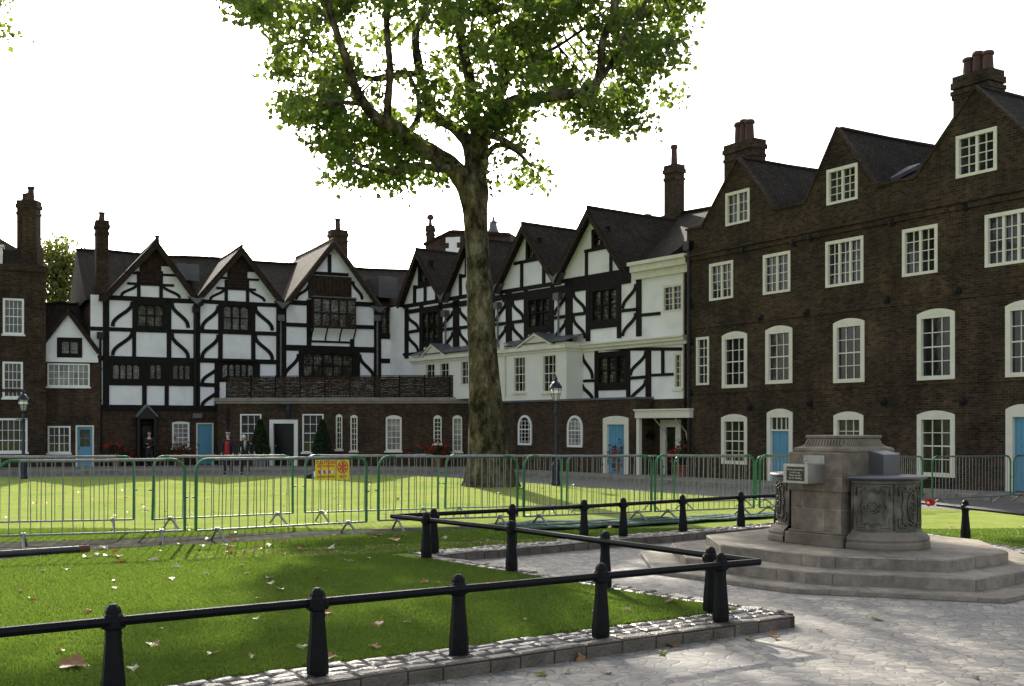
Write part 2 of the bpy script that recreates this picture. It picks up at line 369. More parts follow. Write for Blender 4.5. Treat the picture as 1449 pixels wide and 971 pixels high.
def wall(mb, F, z0, outline, holes=(), off=0, depth=.13):
    """front skin under a top polyline with real openings and reveals"""
    us = sorted({round(x, 4) for x in [p[0] for p in outline]+[h[0] for h in holes]+[h[1] for h in holes] if outline[0][0]-1e-6 <= x <= outline[-1][0]+1e-6})
    zt = max(p[1] for p in outline)
    zs = sorted({round(x, 4) for x in [z0, zt]+[h[2] for h in holes]+[h[3] for h in holes] if z0 <= x <= zt})
    for ua, ub in zip(us, us[1:]):
        if ub-ua < 1e-4: continue
        um = (ua+ub)/2
        seg = [(a, b) for a, b in zip(outline, outline[1:]) if a[0] <= um <= b[0]]
        if not seg: continue
        for za, zb in zip(zs, zs[1:]):
            zm = (za+zb)/2
            if any(h[0]-1e-4 < um < h[1]+1e-4 and h[2]-1e-4 < zm < h[3]+1e-4 for h in holes): continue
            p = clip([(ua,za),(ub,za),(ub,zb),(ua,zb)], *seg[0])
            if len(p) > 2: mb.poly([F.P(u, z, off) for u, z in p])
    for u0, u1, a, b in [h[:4] for h in holes]:
        for (p, q) in (((u0,a),(u1,a)), ((u1,a),(u1,b)), ((u1,b),(u0,b)), ((u0,b),(u0,a))):
            mb.poly([F.P(*p, off), F.P(*q, off), F.P(*q, off-depth), F.P(*p, off-depth)])
# ------------------------------------------------------------------ windows, doors, timbers
def win(F, par, box, leaves=1, cols=3, rows=4, paint='cream_paint', gl='glass', off=0, fw=.13, arch=0., sill=True, mun=.025, meet=True, proud=.025):
    u0, u1, z0, z1 = box; fb = MB(); gb = MB()
    R_ = lambda a, b, c, d, o0, o1: F.rect(fb, a, b, c, d, off+o0, off+o1)
    R_(u0, u0+fw, z0, z1, -.1, proud); R_(u1-fw, u1, z0, z1, -.1, proud)
    R_(u0+fw, u1-fw, z0, z0+fw*.8, -.1, proud-.003)
    if arch:
        top = [(u0+(u1-u0)*i/8, z1+arch*(1-((i-4)/4)**2)) for i in range(9)]
        F.prism(fb, [(u0, z1-fw*.2)]+[(u1, z1-fw*.2)]+top[::-1], off-.02, off+proud+.003)
        R_(u0+fw, u1-fw, z1-fw*.9, z1-fw*.2, -.1, proud-.004)
    else: R_(u0+fw, u1-fw, z1-fw, z1, -.1, proud-.003)
    a, b, c, d = u0+fw, u1-fw, z0+fw*.8, z1-fw*.9
    w = (b-a)/leaves
    for i in range(1, leaves): R_(a+w*i-fw*.36, a+w*i+fw*.36, c, d, -.09, -.01)
    for l in range(leaves):
        for i in range(1, cols): x = a+w*l+w*i/cols; R_(x-mun/2, x+mun/2, c, d, -.088, -.052)
        for j in range(1, rows):
            z = c+(d-c)*j/rows; t = mun*1.7 if (meet and leaves == 1 and j == rows//2) else mun
            R_(a+w*l, a+w*(l+1), z-t/2, z+t/2, -.09, -.048)
    f = fb.build('window', paint, par)
    gb.poly([F.P(a-.02, c-.02, off-.085), F.P(b+.02, c-.02, off-.085), F.P(b+.02, d+.02, off-.085), F.P(a-.02, d+.02, off-.085)])
    gb.build('glass', gl, f)
    if sill:
        s = MB(); F.rect(s, u0-.06, u1+.06, z0-.09, z0-.002, off-.02, off+.10); s.build('sill', paint, f)
    return (u0+fw*.5, u1-fw*.5, z0+fw*.4, z1-fw*.4)
def leadwin(F, par, box, lights=3, transom=.5, off=0, fw=.10, heads=True, sur=.11):
    """dark oak window with leaded lights"""
    u0, u1, z0, z1 = box; fb = MB(); gb = MB()
    R_ = lambda a, b, c, d, o0, o1: F.rect(fb, a, b, c, d, off+o0, off+o1)
    R_(u0, u0+fw, z0, z1, -.1, .055); R_(u1-fw, u1, z0, z1, -.1, .055); R_(u0+fw, u1-fw, z0, z0+fw, -.1, .052); R_(u0+fw, u1-fw, z1-fw, z1, -.1, .052)
    for (a, b, c, d) in ((u0-sur, u0, z0-sur, z1+sur), (u1, u1+sur, z0-sur, z1+sur), (u0, u1, z0-sur, z0), (u0, u1, z1, z1+sur)): R_(a, b, c, d, -.02, .043)
    a, b, c, d = u0+fw, u1-fw, z0+fw, z1-fw; w = (b-a)/lights
    for i in range(1, lights): R_(a+w*i-.035, a+w*i+.035, c, d, -.09, .03)
    if transom: z = c+(d-c)*transom; R_(a, b, z-.025, z+.025, -.09, .02)
    if heads:
        for i in range(lights):
            x0 = a+w*i+.03; x1 = x0+w-.06; h = min(.14, (x1-x0)*.4)
            for (p, s) in ((x0, 1), (x1, -1)):
                F.prism(fb, [(p, d), (p, d-h), (p+s*h*.35, d-h*.45), (p+s*(x1-x0)/2, d-.01), (p+s*(x1-x0)/2, d)], off-.08, off-.02)
    f = fb.build('window', 'timber', par)
    gb.poly([F.P(a-.02, c-.02, off-.085), F.P(b+.02, c-.02, off-.085), F.P(b+.02, d+.02, off-.085), F.P(a-.02, d+.02, off-.085)])
    gb.build('leaded_glass', 'leaded', f)
    return (u0+fw*.5, u1-fw*.5, z0+fw*.5, z1-fw*.5)
def door(F, par, box, paint='blue_paint', sur='cream_paint', fw=.14, off=0, trans=0, glz=None, panels=4, handle='brass', sproud=.04, arch=0.):
    u0, u1, z0, z1 = box; s = MB(); d = MB()
    F.rect(s, u0, u0+fw, z0, z1, off-.12, off+sproud); F.rect(s, u1-fw, u1, z0, z1, off-.12, off+sproud); F.rect(s, u0+fw, u1-fw, z1-fw, z1, off-.12, off+sproud-.004)
    if arch: F.prism(s, [(u0, z1), (u1, z1)]+[(u1-(u1-u0)*i/8, z1+arch*(1-((i-4)/4)**2)) for i in range(9)], off-.02, off+sproud)
    a, b, t = u0+fw, u1-fw, z1-fw
    if trans:
        F.rect(s, a, b, t-trans-.06, t-trans, off-.12, off+.0)
        g = MB(); g.poly([F.P(a, t-trans, off-.1), F.P(b, t-trans, off-.1), F.P(b, t, off-.1), F.P(a, t, off-.1)])
        for i in range(1, 4): x = a+(b-a)*i/4; F.rect(s, x-.018, x+.018, t-trans, t, off-.1, off-.06)
    fr = s.build('door_frame', sur, par)
    if trans: g.build('transom_glass', 'glass', fr); t -= trans+.06
    F.rect(d, a, b, z0+.02, t, off-.14, off-.08)
    if panels == 0:
        n = 5
        for i in range(n): F.rect(d, a+(b-a)*i/n+.008, a+(b-a)*(i+1)/n-.008, z0+.04, t-.02, off-.08, off-.068)
    else:
        for i in range(2):
            for j in range(panels//2):
                h = (t-z0-.12)/(panels//2); x = a+(b-a)*i/2
                F.rect(d, x+.09, x+(b-a)/2-.09, z0+.1+h*j+.06, z0+.1+h*(j+1)-.06, off-.08, off-.066)
    dd = d.build('door', paint, par)
    h = MB(); hx = a+.09; hz = z0+(t-z0)*.47
    h.lathe(F.P(hx, hz, off-.05), [(.0,-.035),(.035,-.02),(.035,.02),(0,.035)], 8); h.build('door_handle', handle, dd)
    if glz:
        g = MB(); z = z0+(t-z0)*glz
        for i in range(2):
            for j in range(2):
                x = a+.1+(b-a-.2)*i/2; zz = z+(t-.12-z)*j/2
                F.rect(g, x+.012, x+(b-a-.2)/2-.012, zz+.012, zz+(t-.12-z)/2-.012, off-.075, off-.062)
        g.build('door_glass', 'glass_green', dd)
    return (u0+fw*.5, u1-fw*.5, z0, z1-fw*.5)
class Timb:
    def __init__(s, F, off=0, th=.05): s.F = F; s.b = MB(); s.off = off; s.th = th; s.k = 0
    def o1(s): s.k += 1; return s.off+s.th+(s.k % 7)*.0025
    def h(s, x0, x1, y0, y1=None, w=5.5):    # rail between two pixels, thickness in pixels
        y1 = y0 if y1 is None else y1; F = s.F; o = s.off
        p = F.uz(x0, y0, o); q = F.uz(x1, y1, o); hh = (F.Z((x0+x1)/2, 0, o)-F.Z((x0+x1)/2, w, o))
        zz = (p[1]+q[1])/2; jt = random.uniform(-.012, .012)
        if abs(p[1]-q[1]) < .22: p = (p[0], zz+jt); q = (q[0], zz-jt)
        F.bar(s.b, p, q, hh, o-.02, s.o1())
    def v(s, x, y0, y1, w=6):
        F = s.F; o = s.off; u = F.U(x, o); ww = abs(F.U(x+w/2, o)-F.U(x-w/2, o))
        F.bar(s.b, (u, F.Z(x, y0, o)), (u+random.uniform(-.015,.015), F.Z(x, y1, o)), ww, o-.02, s.o1())
    def line(s, x0, y0, x1, y1, w=4):
        F = s.F; o = s.off; hh = F.Z(x0, 0, o)-F.Z(x0, w, o)
        F.bar(s.b, F.uz(x0, y0, o), F.uz(x1, y1, o), hh, o-.02, s.o1())
    def sb(s, x0, y0, x1, y1, w=5.2, n=12):   # ogee brace, upright at both ends
        F = s.F; o = s.off; p = F.uz(x0, y0, o); q = F.uz(x1, y1, o)
        hw = (F.Z(x0, 0, o)-F.Z(x0, w, o))/2; c = []
        for i in range(n+1):
            t = i/n; e = t*t*t*(t*(6*t-15)+10)
            c.append(Vector((p[0]+(q[0]-p[0])*e, p[1]+(q[1]-p[1])*t)))
        L = []; Rr = []
        for i in range(n+1):
            t = (c[min(i+1, n)]-c[max(i-1, 0)]).normalized(); k = Vector((-t.y, t.x))*hw
            L.append(c[i]+k); Rr.append(c[i]-k)
        oo = s.o1()
        for i in range(n): F.prism(s.b, [L[i], L[i+1], Rr[i+1], Rr[i]], o-.02, oo)
    def done(s, par, m='timber', name='timber_frame'): return s.b.build(name, m, par)
def gable_roof(F, par, feet_l, apex, feet_r, depth, tiles='tiles', over=.35, th=.13, ext=.25, barge=None, off=0, sag=0):
    """two slopes running back from a front gable"""
    b = MB(); (ul, zl), (ua, za), (ur, zr) = feet_l, apex, feet_r
    for (u, z) in ((ul, zl), (ur, zr)):
        t = Vector((u-ua, z-za)); k = t.normalized()*ext; nn = Vector((-t.y, t.x)).normalized()*th
        if nn.y < 0: nn = -nn
        N = 6
        f = Vector((u, z))+k; A = Vector((ua, za))
        F.prism(b, [A, f, f+nn, A+Vector((0, nn.length*1.25))], off-depth, off+over)
    o = b.build('roof', tiles, par)
    r = MB()
    r.tube([F.P(ua, za+th*1.3, off+over), F.P(ua, za+th*1.3-.03, off-depth/2), F.P(ua, za+th*1.3, off-depth)], .085, 6); r.build('ridge_tiles', tiles, o)
    if barge:
        g = MB(); w = barge[1]
        for (u, z) in ((ul, zl), (ur, zr)):
            t = Vector((u-ua, z-za)).normalized(); f = Vector((u, z))+t*(ext*.9); k = Vector((-t.y, t.x)); k = k if k.y < 0 else -k
            F.prism(g, [Vector((ua, za)), f, f+k*w, Vector((ua, za-w/abs(k.y)*.98))], off+over-.06, off+over+.02)
        g.build('bargeboard', barge[0], o)
    return o
def long_roof(F, par, u0, u1, z_e, off_e, z_r, off_r, tiles='tiles', back=None, th=.15):
    """slope from an eave up to a ridge parallel to the front, then down again"""
    b = MB(); z2 = back[0] if back else z_e; o2 = back[1] if back else 2*off_r-off_e
    N = 14
    for i in range(N):
        a, c = u0+(u1-u0)*i/N, u0+(u1-u0)*(i+1)/N
        ja, jc = .05*math.sin(i*1.7), .05*math.sin((i+1)*1.7)
        for (za, oa, zb, ob) in ((z_e, off_e, z_r, off_r), (z2, o2, z_r, off_r)):
            b.idx([F.P(a,za,oa),F.P(c,za,oa),F.P(c,zb+jc,ob),F.P(a,zb+ja,ob)], [(0,1,2,3)] if oa > ob else [(3,2,1,0)])
    for u in (u0, u1): b.poly([F.P(u,z_e,off_e),F.P(u,z2,o2),F.P(u,z_r,off_r)])
    o = b.build('roof', tiles, par)
    r = MB(); r.tube([F.P(u0+(u1-u0)*i/N, z_r+.03+.05*math.sin(i*1.7), off_r) for i in range(N+1)], .09, 6); r.build('ridge_tiles', tiles, o)
    return o
def chimney(c, w, d, rz, z0, z1, pots=(), capn=1, roof=None, brick='brick_warm', pot='pot', potr=.15, poth=.7):
    """brick stack with corbelled head; each pot a mesh of its own"""
    b = MB(); b.box((c[0], c[1], (z0+z1)/2), (w, d, z1-z0), rz)
    for i in range(capn):
        b.box((c[0], c[1], z1-.55+i*.14), (w+.07+.06*i, d+.07+.06*i, .135), rz)
    b.box((c[0], c[1], z1-.18), (w+.12, d+.12, .2), rz); b.box((c[0], c[1], z1+.02), (w+.04, d+.04, .2), rz)
    o = b.build('chimney', brick, roof)
    for k in pots:
        hh = poth*random.uniform(.92, 1.08) if len(k) < 3 else k[2]
        x = c[0]+k[0]*math.cos(rz)-k[1]*math.sin(rz); y = c[1]+k[0]*math.sin(rz)+k[1]*math.cos(rz)
        p = MB(); p.lathe((x, y, z1+.1), [(potr*1.15,0),(potr*1.15,.08),(potr,.12),(potr*.86,hh*.8),(potr*1.12,hh*.84),(potr*1.12,hh*.92),(potr*.95,hh),(potr*.6,hh),(potr*.6,hh-.05)], 12)
        p.build('chimney_pot', pot, o, smooth=False)
    return o
def body(F, par, u0, u1, z0, z1, depth, m, off=0, name='rear_wall'):
    """side and back walls that close a building"""
    b = MB(); P = F.P
    b.poly([P(u0,z0,off-depth),P(u0,z0,off),P(u0,z1,off),P(u0,z1,off-depth)]); b.poly([P(u1,z0,off),P(u1,z0,off-depth),P(u1,z1,off-depth),P(u1,z1,off)])
    b.poly([P(u1,z0,off-depth),P(u0,z0,off-depth),P(u0,z1,off-depth),P(u1,z1,off-depth)]); b.poly([P(u0,z1,off-.3),P(u1,z1,off-.3),P(u1,z1,off-depth),P(u0,z1,off-depth)])
    return b.build(name, m, par)
def pipe(F, par, px, y0, y1, off=.1, r=.05, m='lead', hop=True):
    b = MB(); u = F.U(px, off); z0 = F.Z(px, y1, off); z1 = F.Z(px, y0, off)
    b.tube([F.P(u, z0, off), F.P(u, z1, off)], r, 8)
    for i in range(1, 4): z = z0+(z1-z0)*i/4; b.tube([F.P(u, z-.05, off), F.P(u, z+.05, off)], r*1.4, 8)
    if hop: F.rect(b, u-.17, u+.17, z1-.05, z1+.28, off-.1, off+.14)
    b.build('downpipe', m, par)
def level(F, wb, off, us, z): pass

# ------------------------------------------------------------------ RIGHT BRICK TERRACE
RB = Fac((14.1, 32.0), (.6, -1.0))
def terrace():
    F = RB; t = thing('brick_terrace', (*F.P(-6, 0)[:2], -.3), 'long dark brown brick terrace on the right with three steep brick gables and cream windows', 'building')
    zf = 9.33; za = 11.52
    pxs = [(994,320),(1044,225),(1096,298),(1140,289),(1184,183),(1239,262),(1296.5,254.7),(1380.6,128)]
    U = [F.U(x) for x, y in pxs]; uL = F.U(972); step = U[6]-U[3]; 
    w3 = U[7]-U[6]; uR3 = U[7]+w3; uR = uR3+12
    out = [(uL, zf), (U[0], zf), (U[1], za), (U[2], zf), (U[3], zf), (U[4], za), (U[5], zf), (U[6], zf), (U[7], za), (uR3, zf), (uR, zf)]
    holes = []
    W = lambda x0, x1, y0, y1, **k: holes.append(win(F, t, F.pxr(x0, x1, y0, y1), sill=False, **k))
    # attic casements
    W(1027,1061,270,317, leaves=2, cols=2, rows=3, fw=.11); W(1170,1214,235.5,286.5, leaves=2, cols=2, rows=4, fw=.11); W(1353,1411,186,247, leaves=2, cols=2, rows=4, fw=.11)
    # second floor casements
    W(1004,1037.6,371,424, leaves=2, cols=2, rows=4, fw=.11); W(1080,1118.6,358,415, leaves=2, cols=2, rows=4, fw=.11)
    W(1168.5,1222,338,404, leaves=3, cols=2, rows=4, fw=.11); W(1277,1327,321,389, leaves=2, cols=2, rows=4, fw=.11); W(1394,1468,298,374, leaves=3, cols=2, rows=4, fw=.11)
    # first floor sashes
    W(985.5,1003.6,477,545, cols=2, rows=5, fw=.10)
    for a in ((1022,1057.5,474,549),(1083.5,1121.5,466,543),(1179.5,1223.5,456,541.5),(1298,1351.5,443,537.5),(1423,1478,431,533)): W(*a, arch=.13, fw=.16, rows=4)
    for a in ((1021,1057.5,591,657),(1180,1222,588,664),(1298,1351.5,587,675)): W(*a, arch=.13, fw=.16, rows=4, gl='glass_green')
    b = F.pxr(1086,1122,584,681); holes.append(door(F, t, (b[0], b[1], -.28, b[3]), trans=.42, fw=.17, arch=.14, panels=6))
    b = F.pxr(1424,1470,579,698); holes.append(door(F, t, (b[0], b[1], -.16, b[3]), trans=0, fw=.22, arch=.14, panels=6))
    wb = MB(); wall(wb, F, -.5, out, holes)
    wb.build('brick_wall', 'brick_old', t)
    body(F, t, uL, uR, -.5, zf, 9, 'brick_old')
    s = MB(); ucs = [(uL-.02, uR)]
    for z, h, o in ((8.17,.16,.07),(8.31,.09,.12),(5.52,.13,.035),(3.0,.10,.03)): F.rect(s, uL-.02, uR, z-h/2, z+h/2, -.01, o)
    s.build('string_course', 'brick_old', t)
    cp = MB()
    for i in (0, 3, 6):
        ul, ua, ur = U[i], U[i+1], (U[i+2] if i < 6 else uR3)
        for u, sgn in ((ul, -1), (ur, 1)):
            F.prism(cp, [(ua, za), (u, zf), (u, zf+.10), (ua, za+.12)], -.2, .05)
        F.rect(cp, ul-.35, ul+.02, zf-.03, zf+.08, -.2, .055); F.rect(cp, ur-.02, ur+.35, zf-.03, zf+.08, -.2, .055)
    for a, b in ((U[2]+.3, U[3]-.3), (U[5]+.3, U[6]-.3)): F.rect(cp, a, b, zf-.002, zf+.07, -.25, .045)
    F.rect(cp, uL-.05, U[0]-.3, zf-.002, zf+.07, -.25, .045)
    cp.build('coping', 'brick_old', t)
    zr = 11.45
    mr = long_roof(F, t, uL, uR, zf-.1, -.25, zr, -5.0, 'tiles')
    for i in (0, 3, 6):
        gable_roof(F, t, (U[i]+.05, zf), (U[i+1], za-.06), ((U[i+2] if i < 6 else uR3)-.05, zf), 5.0, 'tiles', over=-.19, ext=.1, th=.1)
    # skylight
    k = MB(); uc = F.U(1258, -1); F.bar(k, (uc-.28, 0), (uc+.28, 0), .01, -.01, 0)
    k = MB(); P = F.P; zA, oA, zB, oB = 9.60, -.95, 10.23, -2.3
    q = [P(uc-.3,zA,oA),P(uc+.2,zA,oA),P(uc+.2,zB,oB),P(uc-.3,zB,oB)]; up = Vector((0,0,.14))
    k.solid([Vector(x)+up*.2 for x in q], [Vector(x)+up*1.2 for x in q]); k.build('skylight', 'lead', mr)
    # iron tie plates
    for x, y in ((1050.6,353),(1121.5,344),(1145.8,337),(977,431.6),(1075,449),(1140,442),(977,484),(977,556),(1060,576.6),(1144.7,570),(1261.5,315),(1365,293),(1354,411.5),(1254,424.5),(1249.5,569),(1362,568)):
        d = MB(); u, z = F.uz(x, y, .06)
        pr = [(.0,.02),(.08,.02),(.135,.045),(.135,.07),(.07,.08),(.04,.10),(0,.105)]
        n = 12; k0 = len(d.v)
        for r, o in pr:
            for j in range(n): a = 2*math.pi*j/n; d.v.append(F.P(u+r*math.cos(a), z+r*math.sin(a), o))
        for i in range(len(pr)-1):
            for j in range(n): d.f.append((k0+i*n+j, k0+i*n+(j+1) % n, k0+(i+1)*n+(j+1) % n, k0+(i+1)*n+j)); d.m.append(0)
        d.build('tie_plate', 'iron', t)
    pipe(F, t, 974.5, 352, 640, off=.1, r=.06, m='black_paint')
    # chimneys stand on the rear roof slope
    rz = math.atan2(F.d.y, F.d.x)
    def ch(px, ytop, ybase, wpx, o, pots, **k):
        u = F.U(px, o); y = F.P(u, 0, o)[1]; w = abs(F.U(px+wpx/2, o)-F.U(px-wpx/2, o))
        c = F.P(u, 0, o); chimney(c, w*.8, .75, rz, zr-1.2, EH-(ytop-HY)*y/FP-.1, pots, roof=mr, **k)
    ch(1053.5, 203, 245, 50, -4.6, [(-.34,0,.95),(-.02,0,1.0),(.32,0,.92)], brick='brick_old', potr=.2, capn=1)
    ch(1384, 106, 165, 62, -2.4, [(-.36,0,.62),(.0,0,.72),(.36,0,.64)], brick='brick_old', potr=.17, capn=2)
    return t
terrace()

# ------------------------------------------------------------------ TIMBERED HOUSE, LEFT RANGE
LW = Fac((-20.65, 58.0), (2.05, 1.0)); RT = Fac((4.865, 48.5), (.734, -1.0))
def isect(F, G):
    a = F.A; d = F.d; b = G.A; e = G.d; den = d.x*e.y-d.y*e.x
    s = ((b.x-a.x)*e.y-(b.y-a.y)*e.x)/den; k = ((b.x-a.x)*d.y-(b.y-a.y)*d.x)/den; return s, k
uLW, uRT0 = isect(LW, RT)
BW = Fac((-15.15, 58.6), (12.7, -1.0))
def left_range():
    F = LW; t = thing('timbered_house', (*F.P(6, 0)[:2], -.35), 'black and white timber framed house on the left with three broad tiled gables', 'building')
    zf = 8.42; g = [((153,0),(220,345),(274,0)), ((281,0),(340,354),(395,0)), ((405,0),(470,343.5),(534,0))]
    G = []
    for (l, a, r) in g: G.append(((F.U(l[0]), zf), F.uz(*a), (F.U(r[0]), zf)))
    uL = F.U(128)
    out = [(uL, zf)]
    for a, b, c in G: out += [(a[0], zf), b, (c[0], zf)]
    out += [(uLW+.3, zf)]
    H = []
    L = lambda x0, x1, y0, y1, **k: H.append(leadwin(F, t, F.pxr(x0, x1, y0, y1), **k))
    L(193,233,429,464, lights=3); L(157,200,513,539, lights=4, transom=0, sur=.2); L(210,231,513,539, lights=2, transom=0, sur=.2); L(242,272,513,539, lights=3, transom=0, sur=.2)
    L(314,354,431,469, lights=3); L(312,361,513,538, lights=5, transom=0)
    L(427,501,499,535, lights=5, transom=.5); L(538,566,437,474, lights=3, transom=0, heads=False)
    zb = F.Z(215, 579)                       # top of the brick ground floor
    wb = MB(); wall(wb, F, zb, out, H); wb.build('plaster_wall', 'plaster', t)
    # brick below
    HB = []
    HB.append(win(F, t, F.pxr(243.5,268,598,634), cols=3, rows=5, paint='white_paint', gl='curtain', fw=.09, arch=.05))
    b = F.pxr(277.5,302,598.5,652); HB.append(door(F, t, (b[0], b[1], -.33, b[3]), fw=.07, panels=0, handle='iron'))
    b = F.pxr(199,218,600,652); HB.append(door(F, t, (b[0], b[1], -.33, b[3]), paint='black_paint', sur='timber', fw=.09))
    wb = MB(); wall(wb, F, -.6, [(uL, zb), (uLW+.3, zb)], HB); wb.build('brick_wall', 'brick_warm', t)
    body(F, t, uL, uLW+3, -.6, zf, 7, 'brick_warm')
    T = Timb(F)
    h, v, s, ln = T.h, T.v, T.sb, T.line
    # gable one
    h(140,281,421,426.5,6.5); h(128,281,465,470,5.5); h(128,282,506.5,510.5,7); h(150,282,541.5,544.5,6); h(140,310,577.5,577.5,8)
    v(150,415,582,9); v(190,421,506,5.5); v(239,424,508,6.5); v(278.5,424,580,9.5)
    s(187,427,159.5,462,5); s(187,468,159.5,503,5); s(243,428,266,464,5); s(243,472,266,507,5)
    h(154,282,513,514,6); v(204.5,508,578,6.5); v(236,508,578,6); v(154.5,508,543,5)
    v(196,384,421,5); v(228,384,424,5); h(180,246,402,403.5,3.5)
    s(193,402,172,419,3.8); s(231,404,254,422,3.8); h(176,250,388,388,3.2)
    # gable two
    h(281,398,428,431,5.5); h(281,398,469.5,472,5.5); h(281,398,510.5,512,6.5); h(281,310,544.5,545,5.5)
    v(312,427,512,6.5); v(358,429,512,6); v(395,430,535,8.5); v(307,511,580,7); v(365,511,536,5.5)
    s(308.5,433,286,466,5); s(308.5,474,286,507,5); s(308.5,516,286,543,4.6); s(308.5,549,286,576,4.6)
    s(361,433,385,468,5); s(361,474,385,509,5)
    v(320,396,428,4.5); v(350,396,430,4.5); h(306,362,408.5,409.5,3.3); s(317,408,297.5,425,3.6); s(353,408,374,427,3.6); h(303,366,394.5,394.5,3)
    # gable three
    h(398,435,428,428.5,6.5); h(499,534,430.5,431,6.5); h(398,437,459.5,460,5.5); h(498,536,463,463,5.5); h(398,536,492.5,495,8)
    v(402,430,580,6); v(437,424,498,6.5); v(498,424,498,6); v(533,430,580,8); v(426,494,536,7); v(504.5,494,536,9)
    s(422,501,402.5,535,4.8); s(509,502,528.5,536,4.8)
    h(441,493,387.5,388,4.5); v(466,360,388,5); s(436,404,419,424,4); s(499,398,512,424,4)
    # recess between the ranges
    h(534,577,477,477,6.5); h(534,577,511,511,6.5); h(534,577,435,435,5); v(536,432,580,6); v(574,432,580,5)
    T.done(t)
    # dark boarding: louvred gables and boarded gable three
    for x0, x1, y0, y1, n, (l, a, r) in ((197.5,228,374,401,7,G[0]), (321.5,350,383,408,6,G[1])):
        lb = MB()
        z2 = a[1]-1.15; hw = (a[0]-l[0])*1.15/(a[1]-zf)
        F.prism(lb, [(a[0]-hw, z2), (a[0]+hw, z2), (a[0], a[1]-.02)], .0, .04)
        u0, u1, zlo, b_ = F.pxr(x0, x1, y0, y1)
        F.rect(lb, u0, u1, zlo, b_, -.02, .02)
        for i in range(n): z = zlo+(b_-zlo)*(i+.3)/n; F.prism(lb, [(u0, z), (u1, z), (u1, z+.09), (u0, z+.09)], .02, .055+.01*(i % 2))
        lb.build('louvre_boarding', 'timber_brown', t)
    lb = MB()
    u0, u1, a, b_ = F.pxr(436,497,391,424); n = 11
    F.rect(lb, u0, u1, a, b_, .0, .07)
    for i in range(n): F.rect(lb, u0+(u1-u0)*i/n+.01, u0+(u1-u0)*(i+1)/n-.01, a+.02, b_-.02, .07, .085+.008*(i % 3))
    lb.build('boarding', 'timber_brown', t)
    # oriel on gable three
    o = MB(); u0, u1, a, b_ = F.pxr(440,500,423,466)
    F.rect(o, u0, u1, a, a+.13, .0, .5); F.rect(o, u0, u1, b_-.1, b_, .0, .52); F.rect(o, u0, u1, (a+b_)/2-.04, (a+b_)/2+.04, .40, .49)
    for i in range(6): x = u0+(u1-u0)*i/5; F.rect(o, max(u0, x-.05), min(u1, x+.05), a, b_, .38, .485)
    for x in (u0, u1-.06): F.rect(o, x, x+.06, a, b_, 0, .42)
    oo = o.build('oriel_window', 'timber_brown', t)
    q = MB(); F.rect(q, u0+.05, u1-.05, a+.1, b_-.08, .3, .42); q.build('leaded_glass', 'leaded', oo)
    q = MB(); F.prism(q, [(u0-.02, b_), (u1+.02, b_), (u1+.02, b_+.06), (u0-.02, b_+.06)], 0, .58); q.build('lead_roof', 'lead', oo)
    c = MB(); z0 = F.Z(466, 483); N = 6            # coved underside
    for i in range(N):
        t0, t1 = i/N, (i+1)/N; f = lambda k: (.45*(1-math.cos(k*math.pi/2)), z0+(a-z0)*math.sin(k*math.pi/2) if False else z0+(a-z0)*k)
        (o0, za), (o1, zb2) = f(t0), f(t1)
        c.poly([F.P(u0, za, o0+.02), F.P(u1, za, o0+.02), F.P(u1, zb2, o1+.02), F.P(u0, zb2, o1+.02)])
    c.build('cove', 'plaster', t)
    c = MB()
    for i in range(4):
        x = u0+(u1-u0)*i/3
        for j in range(N):
            t0, t1 = j/N, (j+1)/N
            (o0, za), (o1, zb2) = f(t0), f(t1)
            c.solid([F.P(x-.04, za, o0), F.P(x+.04, za, o0), F.P(x+.04, za, o0+.05), F.P(x-.04, za, o0+.05)], [F.P(x-.04, zb2, o1), F.P(x+.04, zb2, o1), F.P(x+.04, zb2, o1+.05), F.P(x-.04, zb2, o1+.05)])
    F.rect(c, u0, u1, z0-.09, z0+.02, 0, .07); c.build('cove_rib', 'timber', t)
    # window hood
    hb = MB(); u0, u1, a, b_ = F.pxr(312,361,511,535); F.rect(hb, u0-.1, u1+.1, b_-.02, b_+.1, 0, .28); hb.build('window_hood', 'timber', t)
    # roofs
    mr = long_roof(F, t, uL-.2, uLW+7.0, zf-.25, -.2, 11.45, -5.6, 'tiles')
    roofs = []
    for i, (l, a, r) in enumerate(G):
        ml = ('tiles','tiles','tiles_pale')[i]
        roofs.append(gable_roof(F, t, (l[0]-.1, zf), a, (r[0]+.1, zf), 5.6 if i < 2 else 7.5, ml, over=.42, ext=.30 if i else .45, barge=('timber_brown', .20)))
    # valley gutters of lead and rainwater heads
    for px, y0, y1 in ((276.5,424,577),(397.5,436,538),(534,436,534)):
        vb = MB(); u, z = F.uz(px, y0)
        F.prism(vb, [(u-.42, zf+.12), (u, zf-.30), (u+.42, zf+.12), (u, zf+.02)], -.1, .46); vb.build('lead_valley', 'lead', t)
        pipe(F, t, px, y0+17, y1, off=.13, r=.055, m='black_paint' if px < 300 else 'lead')
    pipe(F, t, 142, 478, 655, off=.1, r=.06, m='black_paint')
    hb = MB(); u, z = F.uz(278, 592); F.rect(hb, u-.25, u+.25, z, z+.25, 0, .3); hb.build('rainwater_head', 'lead', t)
    # dark lead dormer cheek between gable one and two
    db = MB(); P = F.P; u0 = F.U(258); u1 = F.U(289); 
    db.solid([P(u0,9.6,-1.4),P(u1,9.6,-1.4),P(u1,10.5,-1.4),P(u0,10.5,-1.4)], [P(u0,10.45,-4.5),P(u1,10.45,-4.5),P(u1,10.55,-4.5),P(u0,10.55,-4.5)]); 
    db.build('dormer', 'lead', mr)
    db = MB(); u0 = F.U(530,-2); u1 = F.U(556,-2)
